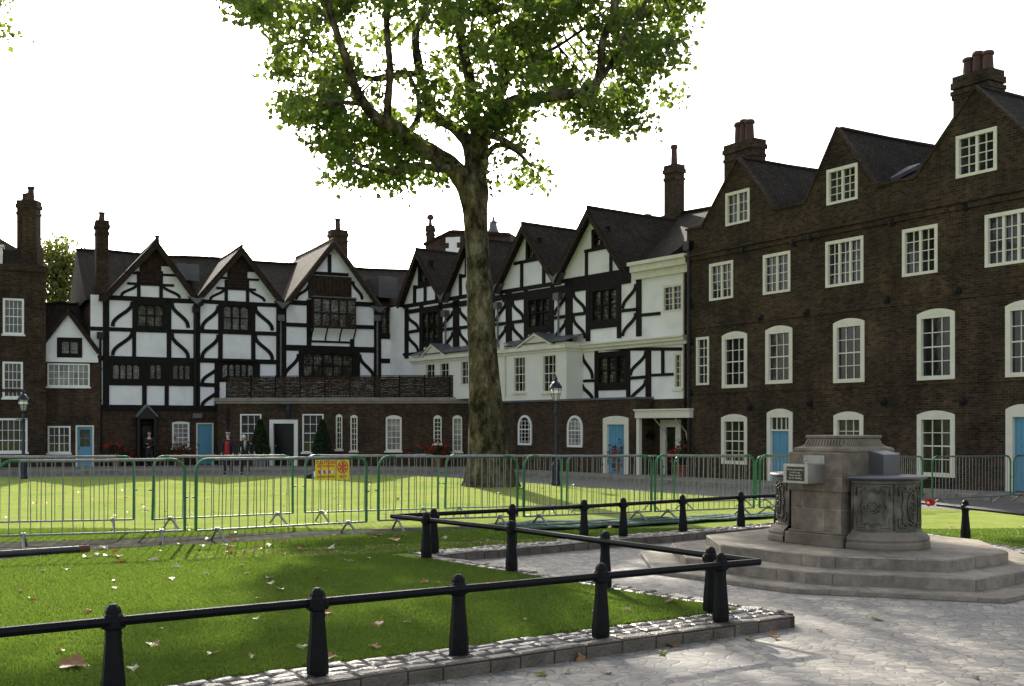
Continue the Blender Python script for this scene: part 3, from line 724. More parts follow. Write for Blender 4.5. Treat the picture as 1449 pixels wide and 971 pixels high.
    db.solid([P(u0,9.2,-1.2),P(u1,9.2,-1.2),P(u1,10.45,-1.2),P(u0,10.45,-1.2)], [P(u0,10.3,-5),P(u1,10.3,-5),P(u1,10.5,-5),P(u0,10.5,-5)]); db.build('dormer', 'lead', mr)
    rz = math.atan2(F.d.y, F.d.x)
    def ch(px, ytop, wpx, o, d, pots, zb=9.5, **k):
        c = F.P(F.U(px, o), 0, o); w = abs(F.U(px+wpx/2, o)-F.U(px-wpx/2, o)); chimney(c, w*.85, d, rz, zb, EH-(ytop-HY)*c[1]/FP-.1, pots, roof=mr, **k)
    ch(144, 314, 21, -1.3, .8, [(0,0,.5)], potr=.16, zb=8.2); ch(222.5, 348, 9, -6.5, .4, [(0,0,.6)], potr=.13, zb=10.5, capn=0)
    ch(478, 327, 26, -4.2, .8, [(0,0,.75)], potr=.17)
    a = MB(); c = F.P(F.U(176,-3), 0, -3); a.tube([(c[0],c[1],10),(c[0],c[1],12.5)], .012, 5); a.build('aerial', 'iron', mr)
    # porch
    p = thing('timber_porch', (*F.P(F.U(209), 0, .7)[:2], -.35), 'small black porch with a pitched hood over the doorway of the left timbered house', 'porch')
    b = MB(); u0, u1 = F.U(192.5, .8), F.U(223, .8); um = (u0+u1)/2; ze = F.Z(208, 588, .8); za = F.Z(208, 572, .8)
    for u in (u0, u1): F.prism(b, [(um, za), (um, za-.12), (u, ze-.12), (u, ze)], .06, .95)
    b.build('hood', 'lead', p)
    b = MB(); F.prism(b, [(u0+.12, ze-.02), (u1-.12, ze-.02), (um, za-.14)], .78, .86); F.rect(b, u0+.1, u1-.1, ze-.17, ze-.02, .06, .88); b.build('tympanum', 'black_paint', p)
    for u in (u0+.12, u1-.12):
        b = MB(); F.rect(b, u-.06, u+.06, -.35, ze-.17, .72, .84); b.build('post', 'black_paint', p)
        b = MB(); F.rect(b, u-.03, u+.03, -.35, ze-.17, .0, .72); b.build('side_panel', 'black_paint', p)
    return t
left_range()
# ------------------------------------------------------------------ BALCONY WING (brick, one storey, wicker screen)
def flatarc(F, b, u, z, w, h, o0, o1, n=10):          # round-headed outline polygon
    pts = [(u-w/2, z), (u+w/2, z)]+[(u+w/2*math.cos(math.pi*i/n), z+h-w/2+w/2*math.sin(math.pi*i/n)) for i in range(n+1)]
    F.prism(b, pts, o0, o1)
def balcony():
    F = BW; uE = F.U(712); zt = 3.02
    t = thing('balcony_wing', (*F.P(6, 0)[:2], -.35), 'low brick wing with a black front door under a wicker screened balcony', 'building')
    H = []
    W = lambda x0, x1, y0, y1, **k: H.append(win(F, t, F.pxr(x0, x1, y0, y1), **k))
    W(340,370,586,640, cols=3, rows=4, fw=.07, paint='white_paint'); W(428,458,586,640, cols=3, rows=4, fw=.07, paint='white_paint')
    W(475.5,484.5,589,636, cols=2, rows=6, fw=.06, arch=.1, paint='cream_paint'); W(496,506,590,638, cols=2, rows=6, fw=.06, arch=.1)
    W(546,568.5,591,638, cols=3, rows=5, fw=.09, arch=.12, gl='curtain'); W(613.5,625,591,628, cols=2, rows=6, fw=.06, arch=.12); W(640.5,654,591,639, cols=2, rows=6, fw=.07, arch=.12, gl='curtain')
    b = F.pxr(382,422,594,655); H.append(door(F, t, (b[0], b[1], -.33, b[3]), paint='black_paint', sur='white_paint', fw=.2, panels=6, sproud=.1))
    wb = MB(); wall(wb, F, -.6, [(0-.1, zt), (uE, zt)], H); wb.build('brick_wall', 'brick_warm', t)
    P = F.P; wb = MB()
    wb.poly([P(-.1,-.6,-4),P(-.1,-.6,0),P(-.1,zt,0),P(-.1,zt,-4)]); wb.poly([P(uE,-.6,0),P(uE,-.6,-2),P(uE,zt,-2),P(uE,zt,0)]); wb.build('side_wall', 'brick_warm', t)
    c = MB(); F.rect(c, -.25, uE, zt-.02, zt+.16, -.2, .16); F.rect(c, -.2, uE, zt-.14, zt-.023, -.05, .09); F.rect(c, -.1, uE, zt+.0, zt+.1, -3.2, -.2); c.build('cornice', 'cap_stone', t)
    # balcony screen: wicker hurdles between iron standards
    z0, z1 = zt+.19, zt+1.28; n = 11; s = MB()
    for i in range(n+1):
        u = .35+(uE-.5)*i/n; s.tube([P(u, zt+.1, -.02), P(u, z1+.04, -.02)], .028, 6)
    for z in (z0, z1): s.tube([P(.3, z, -.02), P(uE-.1, z, -.02)], .022, 6)
    s.build('railing', 'iron', t)
    for i in range(n):
        a = .37+(uE-.5)*i/n; e = .33+(uE-.5)*(i+1)/n; w = MB()
        for k in range(34):
            z = z0+.02+(z1-z0-.04)*k/34+random.uniform(-.006,.006)
            pts = [P(a+(e-a)*j/8, z+random.uniform(-.008,.008), -.075+.012*(-1)**(j+k)) for j in range(9)]
            w.tube(pts, .0235, 4)
        for j in range(9): x = a+(e-a)*j/8; w.tube([P(x, z0, -.075), P(x, z1+random.uniform(0,.05), -.075)], .015, 4)
        w.build('wicker_panel', 'wicker', t)
    # lantern over the door
    l = MB(); c0 = F.P(F.U(408,.5), 0, .5); z = EH-(592-HY)*c0[1]/FP
    l.lathe((c0[0],c0[1],z), [(.10,0),(.17,.42),(.19,.44),(.16,.5),(.08,.62),(.03,.66),(.03,.72),(0,.78)], 6); la = l.build('wall_lantern', 'navy_paint', t)
    l = MB(); q = F.P(F.U(396,0), 0, 0); l.tube([(q[0],q[1],z+.62),(c0[0],c0[1]+.1,z+.66),(c0[0],c0[1],z+.6)], .03, 6); l.build('bracket', 'navy_paint', la)
    pipe(F, t, 322, 575, 655, off=.08, r=.045, m='black_paint', hop=False)
    return t
balcony()
# ------------------------------------------------------------------ TIMBERED HOUSE, RIGHT RANGE
def right_range():
    F = RT; t = thing('timbered_house', (*F.P(-8, 0)[:2], -.33), 'black and white timber framed house behind and right of the big tree with four gables', 'building')
    zf = 8.5; za = 11.2
    U = F.U
    gs = [(571,598,634),(634,667,708),(708,748.7,794),(794,842,891)]
    G = [((U(a), zf), (U(b), za), (U(c), zf)) for a, b, c in gs]
    uE = U(968); out = [(uRT0, zf), (G[0][0][0], zf)]
    for a, b, c in G: out += ([a] if out[-1][0] < a[0]-1e-3 else [])+[b, c]
    out += [(uE, zf)]
    H = []
    L = lambda x0, x1, y0, y1, **k: H.append(leadwin(F, t, F.pxr(x0, x1, y0, y1), **k))
    L(597,623,439,486, lights=3, fw=.14); L(671,697,430,476, lights=3, fw=.14); L(746.5,780.5,419,466, lights=3, fw=.16); L(836,877,405,458, lights=3, fw=.18)
    L(593.5,612,373,400, lights=2, fw=.08, transom=.5); L(660,680,358,386, lights=2, fw=.08); L(746.5,764,342,366, lights=2, fw=.09); L(840,861,326,349, lights=2, fw=.09)
    L(846,888,501,546, lights=3, fw=.12)
    H.append(win(F, t, F.pxr(938,966.5,402.5,441), leaves=2, cols=2, rows=4, fw=.10, sill=False)); H.append(win(F, t, F.pxr(954,966,499,550), cols=2, rows=5, fw=.10))
    zb = F.Z(789, 568, 1)
    # doorway under the canopy
    b = F.pxr(935,964,594,668); hd = door(F, t, (b[0], b[1], -.3, min(b[3], zb-.25)), paint='black_paint', sur='cream_paint', fw=.30, panels=2, glz=.3)
    wb = MB(); wall(wb, F, zb, out, H); wb.build('plaster_wall', 'plaster', t)
    wb = MB(); wall(wb, F, -.6, [(uRT0, zb), (uE, zb)], [hd]); wb.build('brick_wall', 'brick_warm', t)
    body(F, t, uRT0-2, uE, -.6, zf, 7, 'brick_warm')
    T = Timb(F); h, v, s, ln = T.h, T.v, T.sb, T.line
    # tie beams and the dark wall plate below them
    for x0, x1, y0, y1 in ((571,634,434,424),(634,708,424,411),(708,794,414,400),(794,893,399,382)): h(x0,x1,y0,y1,5.5)
    for x0, x1, y0, y1, w in ((575,640,441,433,6),(640,712,432,421,8),(712,800,424,408,11),(800,893,409,392,15)): h(x0,x1,y0,y1,w)
    # gables
    for (a, b, c) in ((586,621,404),(652,690,388),(728,772,369),(828,869,352)): h(a,b,c+1.5,c-1.5,4.5)
    for x, y0, y1 in ((587.5,404,430),(602,403,430),(618.5,402,427),(652,388,420),(668,388,420),(685,386,417),(739,371,408),(770,366,404),(830.5,354,394),(865,349,386)): v(x,y0,y1,3.6)
    # storey: mid rails
    for x0, x1, y0, y1 in ((576,597,469,469),(624,671,467,462),(697,722,459,458),(724,747,456,454),(781,806,450,448),(806,834,446,443),(876,905,440,438),(905,935,445,445)): h(x0,x1,y0,y1,4.5)
    for x, w in ((576,5),(597,5),(624,5),(646,8),(668,5),(698.5,4.5),(720.5,8),(744.5,4.5),(782,4.5),(806,9.5),(833,5.5),(876.5,5.5),(904.5,7)):
        u = U(x); z1_ = zf-.2; yt = HY-(z1_-EH)*FP/F.P(u,0)[1]; yb = HY-(5.5-EH)*FP/F.P(u,0)[1]; v(x, yt, yb, w)
    def two(xa, xb, yt, ym, yb, rev=False):
        if rev: s(xb, yt, xa, ym-3, 4.6); s(xb, ym+3, xa, yb, 4.6)
        else: s(xa, yt, xb, ym-3, 4.6); s(xa, ym+3, xb, yb, 4.6)
    two(578,592,446,469,499); two(628,641,440,466.5,497,True); two(651,664,436,464,494)
    two(703,716,427,458.5,489,True); two(726,741,426,456,487); two(786,801,416,449.5,482,True); two(812,828,413,445,479); two(882,900,402,440,476,True)
    h(834,877,463,460,6); h(746,781,470,468,6); h(597,624,488,488,5); h(571,705,500,491,4)
    # lower storey, right part
    h(818,967,494,494,4.5); v(821,494,569,4.5); v(844.5,494,567,4.5); v(889.5,494,569,5); v(918,494,577,7); v(938.5,494,531,3.6)
    h(823,844,539,539,4); h(889,917,535,534,4.6); h(917,954,529,532,4); h(844,890,549.5,549,6); h(820,915,570,570,3)
    two(824.5,839,499,539,567); two(893,914,497,534.5,569,True)
    T.done(t)
    P = F.P
    # cream cornices: above the right end, and the jetty
    c = MB(); u0, u1 = U(893,.3), U(970,.3); 
    F.rect(c, u0, u1, F.Z(930,392)+.0, F.Z(930,382), 0, .16); F.rect(c, u0-.05, u1+.04, F.Z(930,382), F.Z(930,373), 0, .34); F.rect(c, u0-.1, u1+.08, F.Z(930,373), F.Z(930,368), 0, .46)
    u0, u1 = U(805,.3), U(967,.3); z0, z1 = F.Z(880,494), F.Z(880,485)
    F.rect(c, u0, u1, z0, z0+.14, 0, .14); F.rect(c, u0-.03, u1, z0+.14, z1, 0, .30); F.rect(c, u0-.06, u1+.02, z1, z1+.06, 0, .40); c.build('cornice', 'cream_paint', t)
    # end bay pilaster strip
    c = MB(); F.rect(c, U(966.5), uE, zb, zf-.3, -.02, .05); c.build('corner_board', 'cream_paint', t)
    # projecting ground floor of brick with round-headed windows and blue door
    o = 1.0; ua, ub = F.U(700, o), F.U(899.5, o); zq = zb
    HB = []
    b = F.pxr(854,890,592,673,o); HB.append(door(F, t, (b[0], b[1], -.32, b[3]), fw=.26, off=o, panels=0, arch=.1))
    wb = MB(); wall(wb, F, -.6, [(ua, zq), (ub, zq)], HB, off=o)
    wb.poly([P(ub,-.6,o),P(ub,-.6,0),P(ub,zq,0),P(ub,zq,o)]); wb.poly([P(ua,-.6,-.2),P(ua,-.6,o),P(ua,zq,o),P(ua,zq,-.2)]); wb.poly([P(ua,zq,o),P(ub,zq,o),P(ub,zq,0),P(ua,zq,0)])
    wb.build('brick_wall', 'brick_warm', t)
    c = MB(); F.rect(c, ua, ub+.03, zq+.003, zq+.09, 0, o+.06); c.build('coping', 'lead', t)
    for x0, x1, y0, y1, g in ((734,753,587.6,630,'glass'),(803.5,825,588,633,'curtain')):
        u0, u1, a, b_ = F.pxr(x0, x1, y0, y1, o); f = MB(); n = 12; w = u1-u0; um = (u0+u1)/2; fw = .10
        po = [(u1, a), (u1, b_-w/2)]+[(um+w/2*math.cos(math.pi*i/n), b_-w/2+w/2*math.sin(math.pi*i/n)) for i in range(1, n)]+[(u0, b_-w/2), (u0, a)]
        pi = [(um+(x-um)*(w-2*fw)/w, max(a+fw, z-fw*(1 if z > b_-w/2 else 0)*((z-b_+w/2)/(w/2)))) for x, z in po]
        for i in range(len(po)-1): F.prism(f, [po[i], po[i+1], pi[i+1], pi[i]], o-.02, o+.06)
        F.rect(f, u0, u1, a, a+fw, o-.02, o+.058); F.rect(f, u0+fw, u1-fw, a+(b_-a)*.52-.02, a+(b_-a)*.52+.02, o, o+.03)
        for k in range(1, 4): x = u0+(u1-u0)*k/4; F.rect(f, x-.01, x+.01, a+fw, b_-w*.2, o, o+.025)
        for k in range(1, 7): z = a+(b_-a)*k/7.5; F.rect(f, u0+fw, u1-fw, z-.009, z+.009, o, o+.022)
        ff = f.build('window', 'white_paint', t); q = MB(); flatarc(F, q, um, a+.02, w-.05, b_-a-.04, o-.01, o+.008); q.build('glass', g, ff)
    # rendered white bays over it
    zc = F.Z(803, 487, o); HC = []
    b0, b1 = F.U(700, o), F.U(801.5, o)
    for x0, x1, y0, y1 in ((727,744.5,504.5,555),(768,788,501.5,555)): HC.append(win(F, t, F.pxr(x0, x1, y0, y1, o), cols=3, rows=4, off=o, fw=.07, paint='cream_paint'))
    wb = MB(); wall(wb, F, zq+.09, [(b0, zc), (b1, zc)], HC, off=o)
    wb.poly([P(b1,zq+.09,o),P(b1,zq+.09,0),P(b1,zc,0),P(b1,zc,o)]); wb.poly([P(b0,zq,0),P(b0,zq,o),P(b0,zc,o),P(b0,zc,0)])
    a0, a1 = F.U(583, .9), F.U(668, .9); HD = []
    for x0, x1, y0, y1 in ((602.5,616.5,514,545),(622.5,636.5,512.5,545),(652,664,510,545)): HD.append(win(F, t, F.pxr(x0, x1, y0, y1, .9), leaves=1, cols=2, rows=3, off=.9, fw=.08, paint='cream_paint', sill=False))
    wall(wb, F, 3.1, [(a0, zc), (a1, zc)], HD, off=.9)
    wb.poly([P(a1,3.1,.9),P(a1,3.1,0),P(a1,zc,0),P(a1,zc,.9)]); wb.poly([P(a0,3.1,0),P(a0,3.1,.9),P(a0,zc,.9),P(a0,zc,0)])
    wb.build('rendered_wall', 'render_cream', t)
    c = MB()
    for u0, u1, oo in ((b0, b1, o), (a0, a1, .9)):
        F.rect(c, u0-.03, u1+.06, zc-.28, zc-.16, 0, oo+.07); F.rect(c, u0-.06, u1+.14, zc-.16, zc, 0, oo+.2); 
        F.prism(c, [(u0, zc), (u1+.1, zc), (u1, zc+.12), (u0, zc+.12)], 0, oo)
    c.build('cornice', 'cream_paint', t)
    c = MB()
    for u0, u1, oo in ((b0, b1, o), (a0, a1, .9)):
        b4 = [P(u0-.05,zc+.005,oo+.2),P(u1+.13,zc+.005,oo+.2),P(u1+.05,zc+.35,.06),P(u0-.05,zc+.35,.06)]; c.solid([Vector(x)+Vector((0,0,.13)) for x in b4], [Vector(x)+Vector((0,0,.17)) for x in b4])
    c.build('lead_roof', 'lead', t)
    for px0, px1, pa, ya, oo in ((738,783,760.7,472,o),(601,631,614.5,487,.9)):
        u0, u1, um = F.U(px0, oo), F.U(px1, oo), F.U(pa, oo); zA = F.Z(pa, ya, oo)
        c = MB(); F.prism(c, [(u0, zc), (u1, zc), (um, zA-.02)], oo-.1, oo+.12); pd = c.build('pediment', 'cream_paint', t)
        c = MB(); 
        for u in (u0, u1):
            F.prism(c, [(um, zA-.1), (u-(um-u)*.1, zc), (u-(um-u)*.1, zc+.07), (um, zA)], oo-.1, oo+.22)
        c.build('moulding', 'cream_paint', pd)
        c = MB()
        for u in (u0, u1): F.prism(c, [(um, zA+.003), (u-(um-u)*.1, zc+.08), (u-(um-u)*.1, zc+.12), (um, zA+.05)], 0, oo+.24)
        c.build('lead_roof', 'lead', pd)
    pipe(F, t, 713.5, 495, 562, off=o+.08, r=.05, m='cream_paint', hop=True)
    pipe(F, t, 815, 506, 566, off=.1, r=.05, m='rust', hop=False)
    # canopy
    c = MB(); u0, u1 = F.U(899.5, 1.2), F.U(977, 1.2); z0 = F.Z(930, 591.5, 1.2); z1 = F.Z(930, 581, 1.2)
    F.rect(c, u0, u1, z0, z1, 0, 1.25); F.rect(c, u0-.03, u1+.03, z1, z1+.06, 0, 1.32); ca = c.build('canopy', 'cream_paint', t)
    c = MB(); u = F.U(903, 1.15); F.rect(c, u-.08, u+.08, -.32, z0, 1.02, 1.18); c.build('post', 'cream_paint', ca)
    c = MB()
    for px in (936, 966):
        u = F.U(px, .3); c.tube([P(u, z0-.9, .03), P(u, z0-.55, .12), P(u, z0-.02, .7)], .03, 6)
    c.build('bracket', 'cream_paint', ca)
    c = MB(); q = P(F.U(919,.25), z0-.75, .25); c.lathe(q, [(.0,-.1),(.16,-.06),(.2,.06),(.06,.16),(.03,.3)], 10); c.build('wall_lamp', 'iron', t)
    # roofs
    mr = long_roof(F, t, uRT0-6, U(1013,-4), zf-.2, -.1, 11.75, -5.6, 'tiles', back=(8.2, -11))
    for (a, b, c) in G:
        gable_roof(F, t, (a[0]+.02, zf-.02), b, (c[0]-.02, zf-.02), 5.4, 'tiles', over=.45, ext=.12, barge=('timber_brown', .19))
    for a, b, c in G[:3]:
        vb = MB(); u = c[0]; F.prism(vb, [(u-.36, zf+.22), (u, zf-.28), (u+.36, zf+.22), (u, zf+.05)], -.1, .5); vb.build('lead_valley', 'lead', t)
        u2 = u; hb = MB(); F.rect(hb, u2-.2, u2+.2, zf-1.0, zf-.68, .06, .34); hb.tube([P(u2, 5.6, .16), P(u2, zf-1.0, .16)], .055, 8); hb.build('downpipe', 'lead', t)
    rz = math.atan2(F.d.y, F.d.x)
    def ch(px, ytop, wpx, o, d, pots, zb=10, **k):
        c = F.P(F.U(px, o), 0, o); w = abs(F.U(px+wpx/2, o)-F.U(px-wpx/2, o)); chimney(c, w*.8, d, rz, zb, EH-(ytop-HY)*c[1]/FP-.1, pots, roof=mr, **k)
    ch(954, 235, 20, -5.4, .6, [(0,0,1.0)], potr=.16)
    v1 = MB()
    for px in (905, 916): c0 = P(F.U(px,-5.8), 11.8, -5.8); v1.lathe(c0, [(.12,0),(.12,.25),(.22,.27),(.22,.36),(0,.42)], 8)
    v1.build('roof_vent', 'lead', mr)
    return t
right_range()
# ------------------------------------------------------------------ LEFT BRICK HOUSE AND THE LITTLE GABLED INFILL
def left_houses():
    F = Fac((-23.2, 56.3), (1, .42)); t = thing('brick_house', (-26, 55.2, -.35), 'dark brick house with mansard roof and white sash windows at the left edge', 'house')
    uR = F.U(65); zt = F.Z(40, 377); H = []
    W = lambda x0, x1, y0, y1, **k: H.append(win(F, t, F.pxr(x0, x1, y0, y1), paint='white_paint', **k))
    W(4,34,422.5,473, cols=4, rows=4, fw=.10); W(3.5,32.5,512,563, cols=4, rows=4, fw=.10); W(-8,39,592,640, cols=5, rows=3, fw=.10, gl='glass_green')
    for x in (-70,): W(x,x+30,422.5,473, cols=4, rows=4, fw=.10); W(x,x+30,512,563, cols=4, rows=4, fw=.10); W(x,x+30,592,640, cols=4, rows=3, fw=.10)
    u0 = F.U(-330)
    wb = MB(); wall(wb, F, -.6, [(u0, zt), (uR, zt)], H); wb.build('brick_wall', 'brick_old', t); body(F, t, u0, uR, -.6, zt, 9, 'brick_old')
    c = MB(); 
    for y in (416, 508, 588): z = F.Z(20, y-3); F.rect(c, F.U(1), F.U(37), z, z+.28, -.01, .02)
    F.rect(c, u0, uR+.02, zt-.25, zt+.05, -.05, .07); F.rect(c, u0, uR+.01, F.Z(40,555), F.Z(40,551), -.01, .03); c.build('brick_band', 'brick_warm', t)
    m = MB(); P = F.P; zk = F.Z(30, 350); zr = F.Z(-60, 290); a, b = u0, uR-.15
    m.poly([P(a,zt,-.1),P(b,zt,-.1),P(b-1.0,zk,-1.1),P(a,zk,-1.1)]); m.poly([P(a,zk,-1.1),P(b-1.0,zk,-1.1),P(b-3.5,zr,-4.5),P(a,zr,-4.5)])
    m.poly([P(b,zt,-.1),P(b,zt,-8.9),P(b-1.0,zk,-7.9),P(b-1.0,zk,-1.1)]); m.poly([P(b-1.0,zk,-1.1),P(b-1.0,zk,-7.9),P(b-3.5,zr,-4.5)])
    m.poly([P(b,zt,-8.9),P(a,zt,-8.9),P(a,zk,-7.9),P(b-1,zk,-7.9)]); m.poly([P(b-1,zk,-7.9),P(a,zk,-7.9),P(a,zr,-4.5),P(b-3.5,zr,-4.5)]); m.poly([P(a,zt,-8.9),P(a,zt,-.1),P(a,zk,-1.1),P(a,zr,-4.5),P(a,zk,-7.9)])
    mr = m.build('roof', 'tiles', t)
    d = MB(); F.rect(d, F.U(-34), F.U(3.5), F.Z(0,374), F.Z(0,348), -.9, -.12); F.rect(d, F.U(-36), F.U(5.5), F.Z(0,349), F.Z(0,346), -1.4, -.02); d.build('dormer', 'white_paint', mr)
    c = F.P(F.U(36,-2),0,-2); chimney(c, .62, .62, 0, zt-.3, EH-(288-HY)*c[1]/FP, [(0,0,.4),(.15,.1,.45)], roof=mr, potr=.16)
    c = F.P(F.U(45,-.9),0,-.9); chimney(c, .68, .62, 0, zt-.3, EH-(291-HY)*c[1]/FP+.1, [(-.04,0,.75)], roof=mr, potr=.17); 
    k = MB(); k.solid([(c[0]-.45,c[1]-.4,zt-.2),(c[0]+.45,c[1]-.4,zt-.2),(c[0]+.45,c[1]+.4,zt-.2),(c[0]-.45,c[1]+.4,zt-.2)], [(c[0]-.38,c[1]-.34,zt+1.25),(c[0]+.38,c[1]-.34,zt+1.25),(c[0]+.38,c[1]+.34,zt+1.25),(c[0]-.38,c[1]+.34,zt+1.25)]); k.build('chimney_base', 'brick_old', mr)
    # infill
    F = Fac((-23.4, 56.9), (1, .30)); t = thing('gabled_cottage', (*F.P(F.U(105),0)[:2], -.35), 'narrow cottage with a white plaster gable between brick house and timbered house', 'house')
    u0, u1 = F.U(60), F.U(142); zb = F.Z(105, 510); H = []
    ap = F.uz(96.5, 441); fl = (F.U(65), F.Z(66,482)); fr = (F.U(138), F.Z(138,497))
    h1 = leadwin(F, t, F.pxr(84,113,481,503), lights=2, transom=0, heads=False)
    wb = MB(); wall(wb, F, zb, [fl, ap, fr], [h1]); wb.build('plaster_wall', 'plaster', t)
    H.append(win(F, t, F.pxr(67,127,514.5,547), leaves=4, cols=2, rows=3, fw=.08, paint='white_paint', gl='curtain', meet=False)); H.append(win(F, t, F.pxr(67.5,100,603,641), leaves=2, cols=2, rows=3, fw=.08, paint='white_paint'))
    b = F.pxr(107,133,602,655); H.append(door(F, t, (b[0], b[1], -.34, b[3]), fw=.08, glz=.5, handle='iron'))
    wb = MB(); wall(wb, F, -.6, [(u0, zb), (u1, zb)], H); wb.build('brick_wall', 'brick_warm', t); body(F, t, u0, u1, -.6, zb, 6, 'brick_warm')
    c = MB(); F.rect(c, F.U(65), F.U(139), zb-.1, zb+.12, -.02, .12); c.build('fascia', 'white_paint', t)
    gable_roof(F, t, fl, ap, fr, 3.5, 'tiles', over=.2, ext=.12, barge=('timber_brown', .10))
    long_roof(F, t, u0-1, u1+.6, F.Z(105,470), -2.2, F.Z(105,418), -4.5, 'tiles')
left_houses()
# ------------------------------------------------------------------ BUILDINGS BEHIND
def behind():
    F = Fac((-9.0, 84.0), (1, -.28)); t = thing('brick_building', (-4, 83, 0), 'brown brick building with white quoins rising behind the ridge left of the tree trunk', 'building')
    u0, u1 = F.U(602), F.U(722); zt = F.Z(640, 330)
    w = MB(); F.prism(w, [(u0,-.4),(u1,-.4),(u1,zt-.4),(F.U(645),zt+.05),(F.U(638),zt+.05),(u0,zt-.8)], -6, 0); w.build('brick_wall', 'brick_warm', t)
    r = MB(); F.prism(r, [(u0-.1,zt-.83),(F.U(638),zt+.02),(F.U(645),zt+.02),(u1,zt-.4),(u1,zt-.2),(F.U(645),zt+.2),(F.U(638),zt+.2),(u0-.1,zt-.65)], -6.2, .2); r.build('roof', 'tiles', t)
    q = MB()
    for i in range(6): z = zt-.5-i*.4; a = F.U(641); hw = .3 if i % 2 else .55; F.rect(q, a-hw, a+hw, z-.2, z+.2, -.01, .04)
    q.build('quoins', 'white_paint', t)
    a = MB(); c = F.P(F.U(641,-1),0,-1); a.tube([(c[0],c[1],zt-1),(c[0],c[1],zt+2.2)], .03, 5); a.build('aerial', 'iron', t)
    c = F.P(F.U(609,-.5),0,-.5); k = chimney(c, .62, .62, 0, 12, EH-(322-HY)*c[1]/FP, [], roof=t)
    p = MB(); z = EH-(322-HY)*c[1]/FP; p.lathe((c[0],c[1],z), [(.16,0),(.12,.4),(.12,.55),(.26,.62),(.28,.8),(.16,.95),(0,1.0)], 10); p.build('chimney_pot', 'pot', k)
    # cupola
    Y = 92; x, _ = XY(698, Y); t = thing('cupola_tower', (x, Y, 0), 'small lead spired cupola peeping over the roofs just right of the tree trunk', 'tower')
    z = EH-(338-HY)*Y/FP; w = MB(); w.lathe((x, Y, 0), [(1.1,-.4),(1.1,z-.1)], 8); w.build('tower_wall', 'brick_warm', t)
    w = MB(); w.lathe((x, Y, z-.1), [(1.15,0),(1.2,.12),(.85,.3),(.5,.62),(.33,1.0),(.30,1.35),(.38,1.42),(.12,1.62),(.07,1.9),(0,2.05)], 12); w.build('spire', 'lead', t)
behind()
# ------------------------------------------------------------------ GROUND
def sheet(name, poly, zf, m, ys=None, kind='structure'):
    bm = bmesh.new(); bm.faces.new([bm.verts.new((x, y, 0)) for x, y in poly])
    y0, y1 = min(p[1] for p in poly), max(p[1] for p in poly)
    for y in sorted(set([a for a, _ in GP]+[16.5+i*.5 for i in range(60)])):
        if y0 < y < y1:
            bmesh.ops.bisect_plane(bm, geom=bm.verts[:]+bm.edges[:]+bm.faces[:], plane_co=(0,y,0), plane_no=(0,1,0))
    bmesh.ops.triangulate(bm, faces=bm.faces[:])
    for v in bm.verts: v.co.z = zf(v.co.y)
    for f in bm.faces:
        f.normal_update()
        if f.normal.z < 0: f.normal_flip()
    me = bpy.data.meshes.new(name); bm.to_mesh(me); bm.free(); me.materials.append(M[m])
    uv = me.uv_layers.new(name='UVMap')
    for l in me.loops: c = me.vertices[l.vertex_index].co; uv.data[l.index].uv = (c.x*.86-c.y*.5, c.x*.5+c.y*.86)
    o = bpy.data.objects.new(name, me); COL.objects.link(o)
    return tag(o, kind=kind)
base = lambda y: gz(y)-(.13 if y < 21 else .13-.06*min(1, (y-21)/10))
sheet('ground', [(-900,-300),(900,-300),(900,1500),(-900,1500)], base, 'asphalt')
K1, K2, K3, KD = (2.28,9.40), (-1.065,13.73), (5.3,18.75), (7.65,9.0)
KA = (-14.0, 6.28-(2.26+11.64)*.664*1.0)
dA = Vector((K1[0]+2.17, K1[1]-6.28)); KA = (-14.0, 6.28+(-14+2.17)*dA.y/dA.x)
EDGE = [(40,-28),(18,9.0),(10,22.6),(5.4,30.2),(1.9,36.4),(-1.2,42.5),(-4.5,46.3),(-9,46.0),(-20,44.4),(-45,42.5),(-45,KA[1])]
LAWN = [KA, K1, K2, K3, KD, (9.2,-28)]+EDGE[0:]
sheet('lawn', LAWN, gz, 'grass')
sheet('path', [KA, K1, K2, K3, KD, (9.2,-28), (-14,-28)], lambda y: 0.0, 'path')
# road between the lawn and the houses, and the raised pavement in front of them
PV = [(34,-2),(16.7,22.5),(12.5,29.5),(7.4,37.2),(2.2,45.9),(-.9,51.0),(-3.5,52.6),(-8.6,52.8),(-20,50.2),(-60,46)]
sheet('pavement', PV+[(-60,110),(60,110),(60,-2)], lambda y: gz(y)+.03, 'flagstone')
kb = MB()
for a, b in zip(PV, PV[1:]):
    a = Vector(a); b = Vector(b); L = (b-a).length; n = max(1, int(L/1.0)); t = (b-a)/n; k = Vector((t.y, -t.x)).normalized()*-.075
    if k.y > 0: k = -k
    for i in range(n):
        p = a+t*(i+.012); q = a+t*(i+.988); zb = gz(p.y)
        kb.solid([(p.x,p.y,zb-.2),(q.x,q.y,zb-.2),(q.x-k.x*2,q.y-k.y*2,zb-.2),(p.x-k.x*2,p.y-k.y*2,zb-.2)], [(p.x,p.y,zb+.045),(q.x,q.y,gz(q.y)+.045),(q.x-k.x*2,q.y-k.y*2,gz(q.y)+.045),(p.x-k.x*2,p.y-k.y*2,gz(p.y)+.045)])
tag(kb.build('pavement_kerb', 'fountain_pale'), kind='structure')
